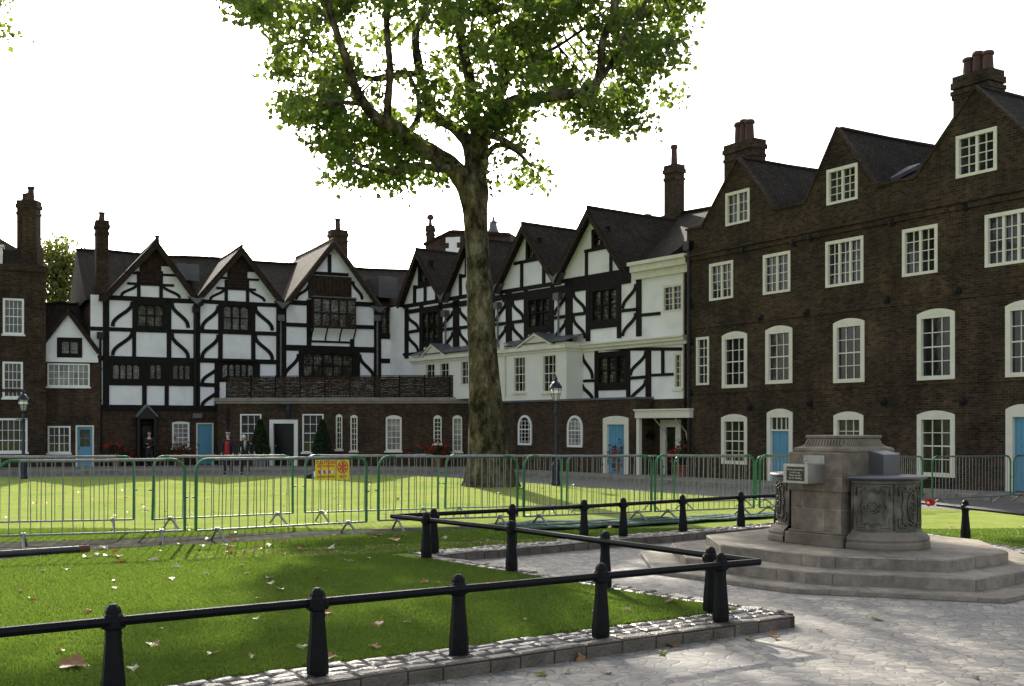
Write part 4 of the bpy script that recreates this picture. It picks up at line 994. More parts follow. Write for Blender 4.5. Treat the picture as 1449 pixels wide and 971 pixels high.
# paver path crossing the lawn in front of the barriers
def G_(px, py, z=.09): Y = (EH-z)*FP/(py-HY); return ((px-CX)/FP*Y, Y)
fp = [G_(-60,769), G_(0,768), G_(130,765), G_(300,758), G_(520,748), G_(700,741), G_(700,747), G_(520,757), G_(300,770), G_(130,780), G_(0,794), G_(-60,800)]
sheet('footpath', fp, lambda y: gz(y)+.006, 'pavers')
mt = [G_(690,742), G_(760,736), G_(880,733), G_(1000,727,.07), G_(1100,722,.06), G_(1100,730,.07), G_(1000,738,.07), G_(905,744), G_(800,750), G_(700,753)]
def green_mat():
    b = MB(); n = 40; top = mt[:5]; bot = mt[5:][::-1]
    def lerp(L, t):
        k = t*(len(L)-1); i = min(int(k), len(L)-2); f = k-i; return (L[i][0]+(L[i+1][0]-L[i][0])*f, L[i][1]+(L[i+1][1]-L[i][1])*f)
    for i in range(n):
        for j in range(3):
            q = []
            for (ii, jj) in ((i,j),(i+1,j),(i+1,j+1),(i,j+1)):
                A = lerp(bot, ii/n); B = lerp(top, ii/n); f = jj/3; x = A[0]+(B[0]-A[0])*f; y = A[1]+(B[1]-A[1])*f+.05*math.sin(ii*1.3+jj)
                q.append((x, y, gz(y)+.045+.010*math.sin(ii*.9+jj*1.7)))
            b.idx(q, [(0,1,2,3)])
    o = b.build('ground_mat', 'mat_green', smooth=True); tag(o, 'long rumpled green mat laid on the grass under the feet of the barriers', 'mat')
    md = o.modifiers.new('Solidify', 'SOLIDIFY'); md.thickness = .012
green_mat()
# kerb of setts: rows of rounded stones along a line; side=+1 puts the face on the right of a->b
def sett(b, c, t, k, l, w, z0, z1):
    r = .018; j = lambda s: random.uniform(-s, s); tz = [j(.006) for _ in range(4)]
    ring = lambda s, z, q=0: [tuple(Vector((c.x, c.y, 0))+Vector((t.x, t.y, 0))*(sx*(l/2-s))+Vector((k.x, k.y, 0))*(sy*(w/2-s))+Vector((0,0,z+(tz[i] if q else 0)))) for i, (sx, sy) in enumerate(((-1,-1),(1,-1),(1,1),(-1,1)))]
    A, B, C, D = ring(.003, z0), ring(0, z1-.028), ring(r*.5, z1-.008, 1), ring(r*1.5, z1, 1)
    n = len(b.v); b.v += A+B+C+D
    for a in (0, 4, 8): 
        for i in range(4): b.f.append((n+a+i, n+a+(i+1) % 4, n+a+4+(i+1) % 4, n+a+4+i)); b.m.append(b.mi)
    b.f.append((n+12, n+13, n+14, n+15)); b.m.append(b.mi)
def kerb(name, a, b_, rows, side=1, zt=.107):
    a = Vector(a); b_ = Vector(b_); L = (b_-a).length; t = (b_-a).normalized(); k = Vector((t.y, -t.x))*side
    m = MB(); off = .10
    for ri, (w, l0, mi) in enumerate(rows):
        x = random.uniform(0, .1)
        while x < L-.06:
            l = min(l0*random.uniform(.75, 1.3), L-x); m.mi = mi
            c = a+t*(x+l/2)+k*(off-w/2)
            sett(m, c, t, k, l-.014, w-.014, -.05, zt+random.uniform(-.008, .006)-(.002 if ri else 0)); x += l
        off -= w
    o = m.build(name, ['kerb_stone', 'setts'], smooth=False); tag(o, kind='structure')
    s = MB(); q = lambda p, o_: (p.x+k.x*o_, p.y+k.y*o_)
    z1 = zt-.013; P4 = [q(a,.09), q(b_,.09), q(b_,off-.01), q(a,off-.01)]
    s.solid([(x,y,-.04) for x, y in P4], [(x,y,z1) for x, y in P4]); tag(s.build('kerb_bed', 'soil'), kind='structure')
kerb('kerb', KA, K1, [(.14,.30,0),(.115,.17,1),(.115,.16,1),(.115,.17,1)], 1)
kerb('kerb', K1, K2, [(.12,.26,0),(.11,.16,1)], 1)
kerb('kerb', K2, K3, [(.13,.24,0),(.12,.17,1),(.12,.17,1),(.12,.17,1)], 1)
kerb('kerb', K3, KD, [(.13,.26,0),(.12,.18,1),(.12,.17,1)], 1)
# ------------------------------------------------------------------ POST AND RAIL FENCES round the path
def post_mesh():
    m = MB(); pr = [(.062,0),(.064,.03),(.062,.10),(.052,.22),(.043,.34),(.043,.395),(.053,.41),(.053,.475),(.043,.49),(.043,.505),(.035,.525),(.018,.542),(.0,.545)]
    m.lathe((0,0,0), [(r*1.08, z) for r, z in pr], 8, phase=math.pi/8)
    m.tube([(-.065,0,.44),(.065,0,.44)], .038, 8)
    return m
def rail_fence(label, posts, line, zr=.447, zb=.105):
    x0, y0 = posts[0]; t = thing('rail_fence', (x0, y0, zb), label, 'fence', 'low black iron rail fences round the paved area')
    pm = None
    for i, (x, y) in enumerate(posts):
        j = min(range(len(line)-1), key=lambda k: abs((Vector(line[k])-Vector((x,y))).length+(Vector(line[k+1])-Vector((x,y))).length-(Vector(line[k])-Vector(line[k+1])).length))
        d = Vector(line[j+1])-Vector(line[j])
        if pm is None:
            o = post_mesh().build('post', 'iron'); o.parent = t; pm = o
        else: o = pm.copy(); COL.objects.link(o); o.parent = t
        o.location = (x-x0, y-y0, 0); o.rotation_euler = (random.uniform(-.012,.012), random.uniform(-.012,.012), math.atan2(d.y, d.x))
    for a, b in zip(line, line[1:]):
        m = MB(); va = Vector((*a, zb+zr)); vb = Vector((*b, zb+zr)); m.tube([va, vb], .030, 6); m.build('rail', 'iron', t)
    return t
lineA = [(-6.4, 3.45), (-2.26, 6.40), (1.66, 9.02), (2.02, 9.24)]
rail_fence('long near black rail fence crossing the front of the shaded lawn', [(-4.3,4.95),(-3.25,5.67),XY(160.5,6.42),XY(449.5,7.07),XY(649.5,7.73),XY(850,8.36),XY(1020,9.05)], lineA)
rail_fence('black rail fence along the left side of the paved area', [XY(1005.5,9.52),XY(856,10.95),XY(724,12.2),XY(603.5,13.4)], [(2.02,9.24),(-.02,12.23),(-1.49,14.0)])
rail_fence('black rail fence along the back of the paved area before the barriers', [XY(613.5,14.0),XY(724.5,14.85),XY(826.5,15.7),XY(882,16.15),XY(966.5,16.9),XY(1048.5,17.7),(4.3,18.3),(5.2,18.85)], [(-1.49,14.0),(1.0,15.72),(3.58,17.78),(5.35,18.95)])
rail_fence('black rail fence on the right beyond the fountain, in front of sunlit grass', [(5.55,18.0),(5.85,16.8),XY(1366.5,15.6),(6.75,12.9),(7.1,11.3)], [(5.35,18.95),(6.2,15.75),(7.5,9.8)])
# ------------------------------------------------------------------ CROWD BARRIERS
def barrier(name, A, B, label, zt=1.13, bent=0):
    """A, B: ground points; built in a local frame then placed"""
    A = Vector(A); B = Vector(B); L = (B-A).length; ang = math.atan2(B.y-A.y, B.x-A.x)
    t = thing(name, (0,0,0), label, 'barrier', 'steel crowd barriers')
    z0, z1, r = .17, zt, .16
    def corner(x, s): return [(x, 0, z0+.0)]+[(x, 0, z1-r)]+[(x+s*(r-r*math.cos(a)), 0, z1-r+r*math.sin(a)) for a in (math.pi/8, math.pi/4, math.pi*3/8, math.pi/2)]+[(x+s*(r+.10), 0, z1)]
    for x, s in ((.02, 1), (L-.02, -1)):
        m = MB(); bow = bent if s > 0 else -bent
        m.tube([(p[0]+bow*math.sin(p[2]*2.2), p[1], p[2]) for p in corner(x, s)], .021, 8)
        m.tube([(x, 0, .62), (x-s*.05, 0, .62)], .012, 6); m.build('end_tube', 'green_paint', t)
    m = MB(); m.tube([(.02+r+.10,0,z1),(L/2,0,z1-.006),(L-.02-r-.10,0,z1)], .0215, 8); m.build('top_rail', 'galv', t)
    m = MB(); m.tube([(.02,0,z0),(L-.02,0,z0)], .014, 8); m.build('bottom_rail', 'galv', t)
    m = MB(); n = int((L-.1)/.118)
    for i in range(1, n):
        x = .02+(L-.04)*i/n; m.tube([(x+random.uniform(-.004,.004),0,z0),(x+random.uniform(-.006,.006),random.uniform(-.006,.006),z1-.3),(x,0,z1-(0 if .2 < x < L-.2 else .03))], .0066, 5, cap=False)
    m.build('bars', 'galv', t)
    for x in (.32, L-.32):
        m = MB(); m.tube([(x,0,z0+.02),(x+.02,-.27,.01)], .017, 6); m.tube([(x,0,z0+.02),(x+.02,.27,.01)], .017, 6); m.box((x,0,z0), (.05,.05,.06)); m.build('foot', 'galv', t)
    zA, zB = gz(A.y), gz(B.y); t.location = (A.x, A.y, zA); t.rotation_euler = (0, -math.atan2(zB-zA, L), ang)
    return t
FR = [(-8.9,13.75),(-6.62,14.45),(-4.40,15.25),(-4.28,15.2),(-2.15,16.72),(-2.03,17.0),(.10,18.0),(.17,17.95),(2.40,19.4),(2.42,19.35),(4.5,20.75),(4.55,20.75),(6.15,22.4),(6.2,22.45),(7.85,24.1),(7.9,24.15),(9.45,25.5)]
fl = ['front row barrier running out of the left edge of the photo',
      'long front row barrier at the far left beside the dark pipe on the grass',
      'front row barrier with the yellow caution sign hanging on it',
      'front row barrier between the caution sign and the big tree trunk',
      'front row barrier just right of the tree trunk, behind the low black posts',
      'front row barrier standing on the green mat left of the drinking fountain',
      'front row barrier whose view is mostly blocked by the left side of the fountain',
      'front row barrier behind the middle of the fountain', ]
FR2 = [(-8.95,13.7,-6.63,14.42),(-6.60,14.47,-4.39,15.24),(-4.27,15.2,-2.14,16.74),(-2.03,17.0,.10,18.0),(.17,17.95,2.40,19.4),(2.43,19.35,4.45,20.75),(4.53,20.75,6.15,22.4),(6.2,22.45,7.85,24.1)]
for a, l in zip(FR2, fl): barrier('crowd_barrier', a[:2], a[2:], l, bent=.0)
barrier('crowd_barrier', (7.92,24.2), (9.4,25.9), 'front row barrier appearing at the right side of the fountain behind the red poppy')
barrier('crowd_barrier', (9.5,25.6), (12.0,27.2), 'barrier between the poppy and the far right blue door')
barrier('crowd_barrier', (12.1,27.3), (14.3,28.6), 'barrier cut by the right edge of the photo in front of the blue door')
RR = [(-10.2,15.9,-7.95,16.45),(-7.9,16.5,-5.75,17.25),(-5.5,17.2,-3.64,18.9),(-3.5,19.0,-1.33,20.5),(-1.25,20.6,.98,21.8),(1.04,21.9,3.1,23.3),(3.35,23.5,5.35,25.0),(5.4,25.1,7.4,26.6),(7.5,26.7,9.6,28.1)]
rl = ['rear row barrier out past the left edge', 'rear row barrier at the far left behind the long front one', 'rear row barrier crossing in front of the left blue door and the two men',
      'rear row barrier behind the caution sign', 'rear row barrier crossing in front of the tree trunk', 'rear row barrier in front of the second lamp post and right house door',
      'rear row barrier seen in front of the porch canopy', 'rear row barrier in front of the terrace windows left of the fountain', 'rear row barrier hidden mostly by the fountain top']
for a, l in zip(RR, rl): barrier('crowd_barrier', a[:2], a[2:], l, bent=.03 if 'two men' in l or 'crossing' in l else 0)
# ------------------------------------------------------------------ LETTERING
def text(s, size, F_, mat_, par, name='lettering', align='CENTER', th=.001):
    c = bpy.data.curves.new(name, 'FONT'); c.body = s; c.size = size; c.extrude = th; c.offset = size*.022; c.align_x = align; c.align_y = 'CENTER'; c.space_line = 1.05
    o = bpy.data.objects.new('t', c); COL.objects.link(o); bpy.context.view_layer.update()
    me = bpy.data.meshes.new_from_object(o.evaluated_get(bpy.context.evaluated_depsgraph_get())); bpy.data.objects.remove(o)
    me.materials.clear(); me.materials.append(M[mat_]); me.transform(F_); q = bpy.data.objects.new(name, me); COL.objects.link(q); q.parent = par; return q
def caution():
    Y = 16.5; A = Vector(XY(448.5, 16.26)); B = Vector(XY(496.5, 16.58)); n = Vector((B-A)); L = n.length; ang = math.atan2(n.y, n.x)
    ztop = EH-(651.5-HY)*16.2/FP; H = .295
    t = thing('caution_sign', (0,0,0), 'yellow caution sign with red lettering hanging behind the bars of a barrier', 'sign')
    b = MB(); b.box((L/2, .02, H/2), (L, .012, H)); b.build('panel', 'sign_yellow', t)
    X = Matrix.Rotation(math.pi/2, 4, 'X')
    T = lambda x, z: Matrix.Translation((x, .0125, z)) @ X
    text('CAUTION', .068, T(L*.30, H*.86), 'sign_red', t); text('MEN WORKING', .038, T(L*.30, H*.69), 'sign_red', t)
    text('ON SITE', .05, T(L*.15, H*.58), 'sign_red', t) if False else None
    text('DO NOT ENTER', .038, T(L*.30, H*.17), 'sign_black', t); text('KEEP AWAY', .001, T(L*.8, H*.17), 'sign_black', t) if False else None
    text('PLAY', .05, T(L*.81, H*.15), 'sign_black', t)
    b = MB()
    for i in range(6):
        x0 = L*.09+i*L*.073; 
        b.mi = i % 2; b.idx([(x0,.012,H*.33),(x0+L*.07,.012,H*.33),(x0+L*.045,.012,H*.49),(x0-L*.025,.012,H*.49)], [(0,1,2,3)])
    b.build('stripe', ['sign_red','cloth_white'], t)
    b = MB(); c = (L*.8, .012, H*.62); n = 20
    for r0, r1 in ((.075,.09),(.0,.018)):
        for i in range(n):
            a, e = 2*math.pi*i/n, 2*math.pi*(i+1)/n
            b.idx([(c[0]+r*math.cos(q), .012, c[2]+r*math.sin(q)) for r, q in ((r1,a),(r1,e),(r0,e),(r0,a))], [(3,2,1,0)])
    for i in range(6):
        a = math.pi*i/3+.5; p = lambda r, d: (c[0]+r*math.cos(a+d), .012, c[2]+r*math.sin(a+d))
        b.idx([p(.02,.4),p(.07,.32),p(.07,-.32),p(.02,-.4)], [(3,2,1,0)])
    b.build('emblem', 'sign_red', t); t.location = (A.x-.02, A.y+.035, ztop-H); t.rotation_euler = (0, 0, ang)
caution()
# ------------------------------------------------------------------ DRINKING FOUNTAIN on its octagonal steps
def fountain():
    c0 = Vector((3.95, 13.35)); P1 = [(2.44,14.2),(2.40,13.0),(3.25,11.93),(4.45,11.50),(5.40,12.30),(5.62,13.6),(4.95,14.8),(3.6,15.3)]
    st = thing('stepped_platform', (c0.x, c0.y, 0), 'three low octagonal stone steps under the drinking fountain', 'steps')
    def grow(P, d):
        out = []; n = len(P)
        for i in range(n):
            a, b, c = Vector(P[i-1]), Vector(P[i]), Vector(P[(i+1) % n]); e1 = (b-a).normalized(); e2 = (c-b).normalized()
            n1 = Vector((e1.y, -e1.x)); n2 = Vector((e2.y, -e2.x))
            if n1.dot(b-c0) < 0: n1 = -n1
            if n2.dot(b-c0) < 0: n2 = -n2
            k = (n1+n2).normalized(); out.append(tuple(b+k*(d/max(.3, k.dot(n1)))))
        return out
    for P, z0, z1 in ((grow(P1, .80), -.02, .055), (grow(P1, .42), .05, .175), (P1, .17, .30)):
        m = MB(); ar = list(P)
        if sum(ar[i-1][0]*ar[i][1]-ar[i][0]*ar[i-1][1] for i in range(8)) < 0: ar.reverse()
        q = lambda s, z: [(c0.x+(x-c0.x)*s, c0.y+(y-c0.y)*s, z) for x, y in ar]
        m.solid(q(1, z0), q(1, z1-.012)); m2 = m; k = len(m.v); m.v += q(1, z1-.012)+q(.993, z1)
        for i in range(8): m.f.append((k+i, k+(i+1) % 8, k+8+(i+1) % 8, k+8+i)); m.m.append(0)
        m.f.append(tuple(range(k+8, k+16))); m.m.append(0)
        m.build('step', 'step_stone', st)
    t = thing('drinking_fountain', (3.9, 13.2, .30), 'grey stone drinking fountain with bronze panelled drums and a moulded cap', 'fountain')
    e1 = Vector((.83,.56)).normalized(); e2 = Vector((-e1.y, e1.x)); C = Vector((3.68,12.65))+e1*.485+e2*.365; rz = math.atan2(e1.y, e1.x)
    W = lambda a, b, z: (C.x+e1.x*a+e2.x*b, C.y+e1.y*a+e2.y*b, z)
    def bx(m, a, b, z0, z1, wa, wb): m.box(W(a, b, (z0+z1)/2), (wa, wb, z1-z0), rz)
    m = MB(); bx(m, 0, 0, .30, .92, .97, .73); bx(m, 0, 0, .924, 1.365, .968, .728); bx(m, -.22, 0, .92, 1.362, .56, .78)
    m.build('pier', 'pier_stone', t, bevel=.008)
    m = MB(); bx(m, 0, 0, .30, .44, 1.08, .84); bx(m, 0, 0, .44, .465, 1.03, .79); m.build('plinth', 'fountain_stone', t, bevel=.012)
    # moulded cap with fluted cove
    m = MB(); pr = [(.575,.445,1.365),(.585,.455,1.385),(.575,.445,1.41),(.50,.38,1.43),(.455,.335,1.46),(.43,.31,1.49),(.425,.305,1.52),(.45,.33,1.53),(.455,.335,1.555),(.44,.32,1.56)]
    pr = [(a*.74, b*.84, z) for a, b, z in pr]
    k = len(m.v)
    for a, b, z in pr:
        for sx, sy in ((-1,-1),(1,-1),(1,1),(-1,1)): m.v.append(W(sx*a, sy*b, z))
    for i in range(len(pr)-1):
        for j in range(4): m.f.append((k+i*4+j, k+i*4+(j+1) % 4, k+i*4+4+(j+1) % 4, k+i*4+4+j)); m.m.append(0)
    m.f.append((k+3,k+2,k+1,k)); m.m.append(0); e = k+4*(len(pr)-1); m.f.append((e,e+1,e+2,e+3)); m.m.append(0)
    cap = m.build('cap', 'fountain_stone', t)
    m = MB()
    for sx, L_, ax in ((-1, .60, 'b'), (1, .60, 'b'), (-1, .80, 'a'), (1, .80, 'a')):
        n = 13 if ax == 'b' else 19
        for i in range(n):
            f = (-L_/2+L_*i/(n-1))*(.79 if ax == 'a' else .87)
            A = W(f, sx*.302, 1.44) if ax == 'a' else W(sx*.358, f, 1.44); B = W(f*.93, sx*.267, 1.51) if ax == 'a' else W(sx*.322, f*.93, 1.51)
            m.tube([A, B], .014, 5)
    m.build('fluting', 'fountain_stone', cap)
    # bronze drums
    def drum(side, name_lbl):
        base = (0, side*.365); d = side; m = MB(); ctr = W(.04, d*.46, 0); r = .45
        a0 = rz+(math.pi if d < 0 else 0)
        m.lathe((ctr[0], ctr[1], 0), [(.55,.30),(.56,.325),(.56,.365),(.545,.385),(.555,.41),(.53,.45),(.485,.475),(.47,.49)], 40, a0=a0, a1=a0+math.pi); m.build('base_moulding', 'fountain_stone', t, smooth=False)
        m = MB(); m.lathe((ctr[0], ctr[1], 0), [(r,.48),(r+.012,.485),(r+.012,.51),(r-.005,.52),(r-.005,1.02),(r+.012,1.03),(r+.012,1.06)], 48, a0=a0, a1=a0+math.pi); dr = m.build('bronze_drum', 'bronze', t)
        m = MB(); m.lathe((ctr[0], ctr[1], 0), [(r+.02,1.06),(r+.07,1.075),(r+.085,1.09),(r+.07,1.105),(.02,1.125)], 40, a0=a0, a1=a0+math.pi); m.build('lid', 'lead', t)
        # relief: three panels with quatrefoil strapwork round a badge
        m = MB(); on = lambda q, z, e=0: (ctr[0]+(r+e)*math.cos(q), ctr[1]+(r+e)*math.sin(q), z)
        for k in range(3):
            qc = a0+math.pi*(k+.5)/3; hw = math.pi/6*.80; zc = .77; hh = .20
            pts = []
            n = 64
            for i in range(n+1):
                a = 2*math.pi*i/n; x, y = math.cos(a), math.sin(a); s = .84/max(abs(x), abs(y))**.75*(1+.07*math.cos(8*a))
                pts.append(on(qc+hw*.86*x*s, zc+hh*y*s*1.12, .004))
            m.tube(pts, .010, 5)
            for sx in (-1, 1):
                for sz in (-1, 1):
                    m.tube([on(qc+sx*hw*.98, zc+sz*hh*.62, .003), on(qc+sx*hw*.98, zc+sz*hh*1.12, .003), on(qc+sx*hw*.5, zc+sz*hh*1.12, .003), on(qc+sx*hw*.5, zc+sz*hh*.95, .003)], .010, 5)
            if k == 1 or (k == 2):
                m.tube([on(qc+hw*.34*math.cos(2*math.pi*i/24), zc+hh*.78*math.sin(2*math.pi*i/24), .006) for i in range(25)], .010, 5)
                m.tube([on(qc+hw*.22*math.cos(2*math.pi*i/20), zc+hh*.60*math.sin(2*math.pi*i/20), .004) for i in range(21)], .006, 5)
                for i in range(3): m.tube([on(qc-hw*.12, zc+hh*(-.35+.3*i), .004), on(qc+hw*.12, zc+hh*(-.30+.3*i), .004)], .013, 5)
            else:
                for rr in (.30, .18, .07): m.tube([on(qc+hw*rr*math.cos(2*math.pi*i/16)*1.2, zc+hh*rr*math.sin(2*math.pi*i/16), .006) for i in range(17)], .012, 5)
                for s_ in (-1, 1): m.tube([on(qc+s_*hw*.5, zc+s_*.02, .002), on(qc+s_*hw*.3, zc+.05, .006), on(qc+s_*hw*.36, zc-.05, .004)], .008, 5)
        for k in range(4): q = a0+math.pi*k/3; m.tube([on(q, .52, .003), on(q, 1.02, .003)], .009, 6)
        m.build('relief_panel', 'bronze', dr, smooth=True)
    drum(-1, ''); drum(1, '')
    # sloped bronze-grey casing over the drum
    m = MB(); 
    A = [W(-.02,-.33,1.06), W(.27,-.33,1.06), W(.27,-.58,1.10), W(-.02,-.58,1.10)]
    z = lambda p, h: (p[0], p[1], h)
    m.solid(A, [z(A[0],1.40), z(A[1],1.40), z(A[2],1.345), z(A[3],1.345)]); m.build('casing', 'lead', t, bevel=.006)
    m = MB(); bx(m, .40, -.30, 1.06, 1.36, .17, .24); m.build('pier_return', 'pier_stone', t, bevel=.006)
    # steel basin with plaque on the left face
    s = thing('water_dispenser', W(-.6, .04, 1.0), 'small steel drinking basin with black plaque on the fountain side', 'drinking basin')
    m = MB(); a, b0 = -.485, .0
    def bb(m, a0, a1, c0_, c1, z0, z1): m.box(W((a0+a1)/2, (c0_+c1)/2, (z0+z1)/2), (abs(a1-a0), abs(c1-c0_), z1-z0), rz)
    o1, o0 = -.78, -.50; l, r_ = .215, -.145
    bb(m, o1, o0, r_, l, 1.02, 1.04); bb(m, o1, o1+.02, r_, l, 1.04, 1.235); bb(m, o1+.02, o0, r_, r_+.012, 1.04, 1.23); bb(m, o1+.02, o0, l-.012, l, 1.04, 1.23); bb(m, o1+.02, o0, r_+.012, l-.012, 1.17, 1.18)
    m.build('basin', 'steel', s)
    m = MB(); bb(m, o0, o0+.012, r_+.0, l-.05, 1.23, 1.335); m.build('splashback', 'steel', s, bevel=.004)
    m = MB(); p = W(-.62, .02, 0); m.tube([(p[0],p[1],1.18),(p[0],p[1],1.27),(p[0]-.02,p[1]-.02,1.285)], .012, 8); m.build('spout', 'steel', s)
    m = MB(); bb(m, o1-.004, o1, r_+.05, l-.05, 1.045, 1.205); pq = m.build('plaque', 'sign_black', s)
    Fm = Matrix.Translation(Vector(W(o1-.005, .035, 1.125))-Vector(W(-.6,.04,1.0))) @ Matrix.Rotation(math.atan2(-e2.y, -e2.x), 4, 'Z') @ Matrix.Rotation(math.pi/2, 4, 'X')
    q = text('The fountain below\nis not in use.\nPlease use this\ntap for drinking', .030, Fm, 'steel', s, th=.0004); q.parent = pq
fountain()
# ------------------------------------------------------------------ LAMP POSTS
def lamp(px, Y, ztop, label):
    x, _ = XY(px, Y); z0 = gz(Y); H = ztop-z0; t = thing('street_lamp', (x, Y, z0), label, 'street lamp', 'victorian street lamps')
    b = MB(); s = 1.0; b.lathe((x,Y,z0), [(.15,0),(.16,.05),(.15,.12),(.13,.16),(.12,.62),(.135,.66),(.12,.70),(.07,.78),(.06,.9),(.062,1.25),(.055,1.3),(.045,H-1.35),(.06,H-1.3),(.075,H-1.22),(.045,H-1.15),(.04,H-.95),(.06,H-.9),(.07,H-.86)], 12)
    b.tube([(x-.28,Y,z0+H-1.18),(x+.28,Y,z0+H-1.18)], .018, 6); b.build('column', 'navy_paint', t, smooth=False)
    l = MB(); l.lathe((x,Y,z0+H-.86), [(.10,0),(.19,.42)], 6); g = l.build('lantern_glass', 'lantern_glass', t)
    l = MB()
    for i in range(6):
        a = 2*math.pi*i/6; l.tube([(x+.10*math.cos(a),Y+.10*math.sin(a),z0+H-.86),(x+.19*math.cos(a),Y+.19*math.sin(a),z0+H-.44)], .012, 5)
    l.lathe((x,Y,z0+H-.44), [(.20,0),(.215,.02),(.20,.05),(.13,.16),(.06,.22),(.045,.27),(.06,.30),(.03,.36),(.012,.43),(0,.44)], 12); l.lathe((x,Y,z0+H-.88), [(.06,-.02),(.115,.0),(.115,.03)], 8)
    l.build('lantern_frame', 'navy_paint', t)
    l = MB(); l.lathe((x,Y,z0+H-.62), [(.10,0),(.17,.02),(.165,.1),(.05,.16)], 12); l.build('reflector', 'white_paint', t)
lamp(33, 42.7, 3.14, 'dark blue street lamp at the far left in front of the brick house')
lamp(786.5, 37.0, 3.38, 'dark blue street lamp to the right of the big tree trunk')
# ------------------------------------------------------------------ FLOWERS AND CLIPPED TREES
def planter(px, Y, label, w=.9, h=.9, zb=None):
    x, _ = XY(px, Y); z0 = gz(Y)+.03; t = thing('flower_planter', (x, Y, z0), label, 'planter', 'tubs of red flowers by the houses')
    b = MB(); b.lathe((x,Y,z0), [(.20,0),(.30,.38),(.34,.40),(.34,.45),(.28,.45),(.27,.38)], 14); b.build('tub', 'pot_clay', t)
    P = [np.array([x, Y, z0+.45])+np.random.normal(size=3)*[w*.27,.22,h*.22]+[0,0,h*.22] for _ in range(520)]
    P = [p for p in P if p[2] > z0+.15]
    V, Fc = leafcloud(P, .09); npmesh('foliage', V, Fc, 'topiary', t, (x,Y,z0))
    C = [np.array([x, Y, z0+.5])+np.random.normal(size=3)*[w*.32,.24,h*.27]+[0,-.08,h*.22] for _ in range(26)]
    for c in C[:22]:
        V, Fc = leafcloud([c+np.random.normal(size=3)*.042 for _ in range(26)], .06, droop=0); npmesh('flower_head', V, Fc, 'petal', t, (x,Y,z0))
planter(165, 57.6, 'tub of red flowers left of the small black porch', 1.1, 1.1)
planter(255, 58.6, 'tub of red flowers under the shuttered window left of the blue door', 1.1, 1.1)
planter(619, 56.6, 'large tub of bright red flowers just left of the big tree trunk', 1.35, 1.25)
planter(880, 47.6, 'tub of red flowers in front of the blue door beside the canopy', 1.0, 1.3)
planter(964, 44.4, 'tub of red flowers at the right end of the porch canopy', .8, 1.3)
def topiary(px, Y, label):
    x, _ = XY(px, Y); z0 = gz(Y)+.03; t = thing('clipped_tree', (x, Y, z0), label, 'topiary', 'clipped cone trees beside the black door')
    b = MB(); b.box((x,Y,z0+.26), (.62,.62,.52)); b.box((x,Y,z0+.535), (.68,.68,.04)); b.build('planter_box', 'grey_pot', t, bevel=.01)
    b = MB(); b.tube([(x,Y,z0+.5),(x,Y,z0+1.0)], .04, 6); b.build('trunk', 'twig', t)
    P = []
    for _ in range(9000):
        h = random.random()**1.25; a = random.uniform(0, 2*math.pi); r = (.50*(1-h)**.8+.05)*(1-abs(random.gauss(0,.10)))
        r *= min(1, .55+h*6); P.append((x+r*math.cos(a), Y+r*math.sin(a), z0+.60+h*1.75))
    V, Fc = leafcloud(P, .07); npmesh('crown', V, Fc, 'topiary', t, (x,Y,z0))
topiary(368, 57.2, 'clipped cone tree in a grey box left of the black front door'); topiary(456, 57.0, 'clipped cone tree in a grey box right of the black front door')
